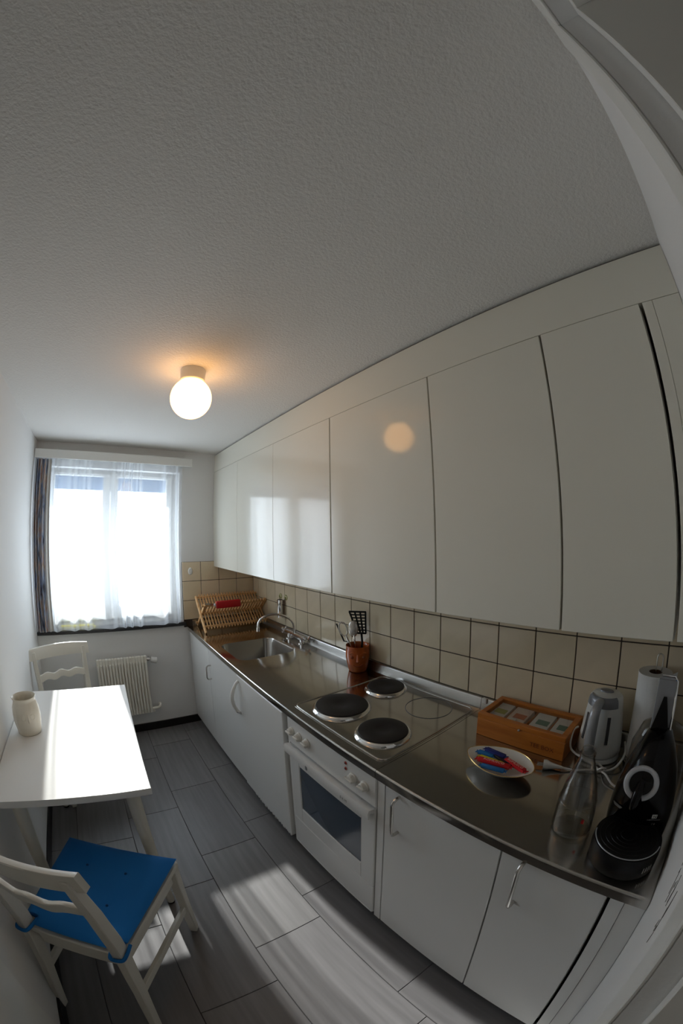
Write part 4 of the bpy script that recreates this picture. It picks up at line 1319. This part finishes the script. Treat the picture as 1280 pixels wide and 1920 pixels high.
vl = obj('valve', bm, M['nickel'], rd)
obj('valve_knob', tube(nb(), [(rx1 + 0.030, 3.1665, 0.630), (rx1 + 0.034, 3.1665, 0.629), (rx1 + 0.078, 3.1665, 0.618), (rx1 + 0.084, 3.1665, 0.616)], [0.014, 0.022, 0.025, 0.018], 18), M['white'], vl)
bm = nb()
tube(bm, flex([(rx1 - 0.004, 3.1665, 0.215), (rx1 + 0.03, 3.1665, 0.215), (rx1 + 0.055, 3.172, 0.215), (rx1 + 0.072, 3.19, 0.222), (rx1 + 0.075, YW, 0.225)], 5), 0.011, 10)
tube(bm, [(rx1 + 0.012, 3.1665, 0.215), (rx1 + 0.012, 3.1665, 0.186)], 0.009, 10)
obj('return_pipe', bm, M['rad'], rd)

# ------------------------------------------------------------------ table
tbl = thing('kitchen_table', 'white kitchen table against the left wall with round tapered legs', 'table', (-0.90, 1.95, 0.0))
TW = -1.1945
top = [(-0.6215, 1.426), (-0.602, 2.455), (TW, 2.478), (TW, 1.474), (-1.15, 1.470), (-0.90, 1.451)]
bm = prism(nb(), top, 'z', 0.702, 0.73)
bmesh.ops.bevel(bm, geom=list(bm.edges), offset=0.002, segments=1, affect='EDGES')
obj('tabletop', bm, M['table'], tbl, ang=40)
for (x, y, fx_, fy_) in ((-0.690, 1.50, -0.668, 1.525), (-1.105, 1.51, -1.118, 1.535), (-0.665, 2.40, -0.655, 2.39), (-1.11, 2.41, -1.099, 2.389)):
    lg = obj('leg', tube(nb(), [(x, y, 0.7015), (x, y, 0.64), (fx_, fy_, 0.012)], [0.027, 0.027, 0.0175], 16), M['tleg'], tbl)
    obj('foot_glide', tube(nb(), [(fx_, fy_, 0.0118), (fx_, fy_, 0.0)], 0.0165, 14), M['blackp'], lg)
VC = Vector((-1.095, 1.985, 0.7304))
vs = thing('ceramic_vase', 'cream ceramic utensil jar with embossed face standing on the table', 'vase', tuple(VC))
prof = [(0.0, 0.0), (0.052, 0.0), (0.055, 0.004), (0.056, 0.02), (0.0625, 0.06), (0.063, 0.095), (0.060, 0.125), (0.052, 0.150), (0.050, 0.158), (0.055, 0.167), (0.0565, 0.171), (0.054, 0.173), (0.049, 0.168), (0.045, 0.155), (0.053, 0.12), (0.054, 0.09), (0.046, 0.012), (0.0, 0.012)]
obj('jar', lathe(nb(), prof, c=VC, n=44, cap0=False, cap1=False), M['cream'], vs, ang=60)
vf = Vector((0.25, -0.97, 0)).normalized()
vsd = Vector((-vf.y, vf.x, 0))
def onv(u, z, r):
    a = u / r
    return VC + (vf * math.cos(a) + vsd * math.sin(a)) * r + Vector((0, 0, z))
bm = nb()
for u in (-0.020, 0.022):
    tube(bm, [onv(u + 0.011 * math.cos(a), 0.092 + 0.012 * math.sin(a), 0.0622) for a in [2 * PI * k / 16 for k in range(16)]], 0.0018, 6, closed=True)
tube(bm, [onv(0.0, 0.105, 0.062), onv(0.001, 0.075, 0.0645), onv(0.001, 0.066, 0.061)], [0.002, 0.004, 0.002], 8)
tube(bm, [onv(-0.018, 0.055, 0.059), onv(0.0, 0.047, 0.0585), onv(0.020, 0.056, 0.059)], 0.0018, 6)
obj('embossed_face', bm, M['cream'], vs)

# ------------------------------------------------------------------ chairs
def make_chair():
    t = thing('dining_chair', 'white painted wooden chair with blue cushion in front of the table', 'chair', (0, 0, 0), 'white ladder back chairs', local=True)
    cp = M['chairp']
    bm = nb()
    prism(bm, [(-0.172, -0.205), (0.172, -0.205), (0.223, 0.205), (0.215, 0.215), (-0.215, 0.215), (-0.223, 0.205)], 'z', 0.416, 0.436)
    bmesh.ops.bevel(bm, geom=list(bm.edges), offset=0.003, segments=1, affect='EDGES')
    obj('seat', bm, cp, t)
    for p, q in (((-0.179, 0.192), (0.179, 0.192)), ((-0.132, -0.188), (0.132, -0.188)), ((-0.150, -0.172), (-0.192, 0.172)), ((0.150, -0.172), (0.192, 0.172))):
        obj('apron', beam(nb(), (p[0], p[1], 0.385), (q[0], q[1], 0.385), 0.060, 0.018, side=(0, 0, 1), bev=0.002), cp, t)
    for s in (-1, 1):
        obj('leg', beam(nb(), (s * 0.199, 0.190, 0.4155), (s * 0.203, 0.203, 0.003), 0.040, 0.038, 0.030, 0.030, side=(1, 0, 0)), cp, t)
        bm = nb()
        pts = [(s * 0.176, -0.262, 0.003), (s * 0.166, -0.215, 0.24), (s * 0.161, -0.196, 0.40), (s * 0.161, -0.198, 0.50), (s * 0.166, -0.220, 0.66), (s * 0.174, -0.262, 0.855)]
        ws = [0.026, 0.030, 0.032, 0.032, 0.030, 0.026]
        hs_ = [0.032, 0.042, 0.048, 0.046, 0.040, 0.030]
        rings = []
        for (x, y, z), w, h in zip(pts, ws, hs_):
            rings.append([bm.verts.new((x + a * w / 2, y + b * h / 2, z)) for a, b in ((1, 1), (-1, 1), (-1, -1), (1, -1))])
        for A, B in zip(rings, rings[1:]):
            for k in range(4):
                bm.faces.new((A[k], A[(k + 1) % 4], B[(k + 1) % 4], B[k]))
        bm.faces.new(rings[0])
        bm.faces.new(rings[-1])
        bmesh.ops.recalc_face_normals(bm, faces=bm.faces)
        bmesh.ops.bevel(bm, geom=[e for e in bm.edges], offset=0.003, segments=1, affect='EDGES')
        obj('rear_leg', bm, cp, t)
        obj('stretcher', beam(nb(), (s * 0.167, -0.200, 0.215), (s * 0.200, 0.182, 0.175), 0.034, 0.016, side=(0, 0, 1), bev=0.002), cp, t)
    def rail(half, z0f, z1f, y0, bow, th, n=24):
        bm = nb()
        rings = []
        zm = z0f(1)
        for k in range(n + 1):
            u = -1 + 2 * k / n
            x = half * u
            y = y0 - bow * (1 - u * u)
            rings.append([bm.verts.new((x, y + a - 0.24 * (z - zm), z)) for a, z in ((th / 2, z0f(u)), (th / 2, z1f(u) - 0.003), (th / 2 - 0.003, z1f(u)), (-th / 2 + 0.003, z1f(u)), (-th / 2, z1f(u) - 0.003), (-th / 2, z0f(u)))])
        for A, B in zip(rings, rings[1:]):
            for k in range(6):
                bm.faces.new((A[k], A[(k + 1) % 6], B[(k + 1) % 6], B[k]))
        bm.faces.new(rings[0][::-1])
        bm.faces.new(rings[-1])
        return bm
    obj('top_rail', rail(0.207, lambda u: 0.808 - 0.004 * u * u, lambda u: 0.885 - 0.010 * u * u, -0.240, 0.032, 0.022), cp, t, ang=50)
    wav = lambda u: 0.008 * math.cos(3 * PI * u) * (1 - 0.5 * u * u)
    obj('middle_rail', rail(0.156, lambda u: 0.668 + wav(u), lambda u: 0.710 + wav(u), -0.218, 0.024, 0.018), cp, t, ang=50)
    return t
ch = make_chair()
ch.location = (-0.904, 1.282, 0.0)
ch.rotation_euler = (0, 0, math.radians(-32.5))
far = dup(ch, (-0.925, 2.635, 0.0), math.radians(180 + 19.0), 'white painted wooden chair tucked behind the table below the window')
cu = thing('seat_cushion', 'flat blue cotton cushion with buttons tied on the near chair', 'cushion', (0, 0, 0), local=True)
cu.location = ch.location
cu.rotation_euler = ch.rotation_euler
# cushion: rounded pad with four dimples
bm = nb()
nu, nv = 36, 36
def pad(u, v, top):
    w = 0.172 + (0.221 - 0.172) * (v + 1) / 2
    e = (1 - max(abs(u), abs(v)) ** 10)
    z = 0.4365 + 0.016 + (0.017 * e if top else -0.0155 * e ** 0.5)
    if top:
        for a in (-0.36, 0.36):
            for b in (-0.30, 0.42):
                d = math.hypot((u - a) * 0.2, (v - b) * 0.2)
                z -= 0.006 * math.exp(-(d / 0.018) ** 2)
    return Vector((u * w, -0.198 + 0.408 * (v + 1) / 2, z))
for top in (True, False):
    gr_ = [[bm.verts.new(pad(-1 + 2 * i / nu, -1 + 2 * j / nv, top)) for i in range(nu + 1)] for j in range(nv + 1)]
    for j in range(nv):
        for i in range(nu):
            f = (gr_[j][i], gr_[j][i + 1], gr_[j + 1][i + 1], gr_[j + 1][i])
            bm.faces.new(f if top else f[::-1])
bmesh.ops.remove_doubles(bm, verts=bm.verts, dist=0.0004)
# cut the rear corners clear of the posts
for v in bm.verts:
    if v.co.y < -0.165 and abs(v.co.x) > 0.125:
        v.co.y = -0.165
obj('pad', bm, M['blue'], cu, ang=60)
for a in (-0.36, 0.36):
    for b in (-0.30, 0.42):
        p = pad(a, b, True)
        q = nb()
        bmesh.ops.create_uvsphere(q, u_segments=10, v_segments=6, radius=0.005)
        bmesh.ops.translate(q, verts=q.verts, vec=p + Vector((0, 0, 0.001)))
        obj('button', q, M['blued'], cu)
for s in (-1, 1):
    lp = [(s * 0.134, -0.168, 0.446), (s * 0.137, -0.210, 0.446), (s * 0.144, -0.226, 0.446), (s * 0.162, -0.228, 0.446), (s * 0.180, -0.222, 0.446), (s * 0.184, -0.200, 0.446), (s * 0.182, -0.165, 0.446)]
    bm = nb()
    tube(bm, flex(lp, 4), 0.006, 8)
    obj('tie_loop', bm, M['blue'], cu)
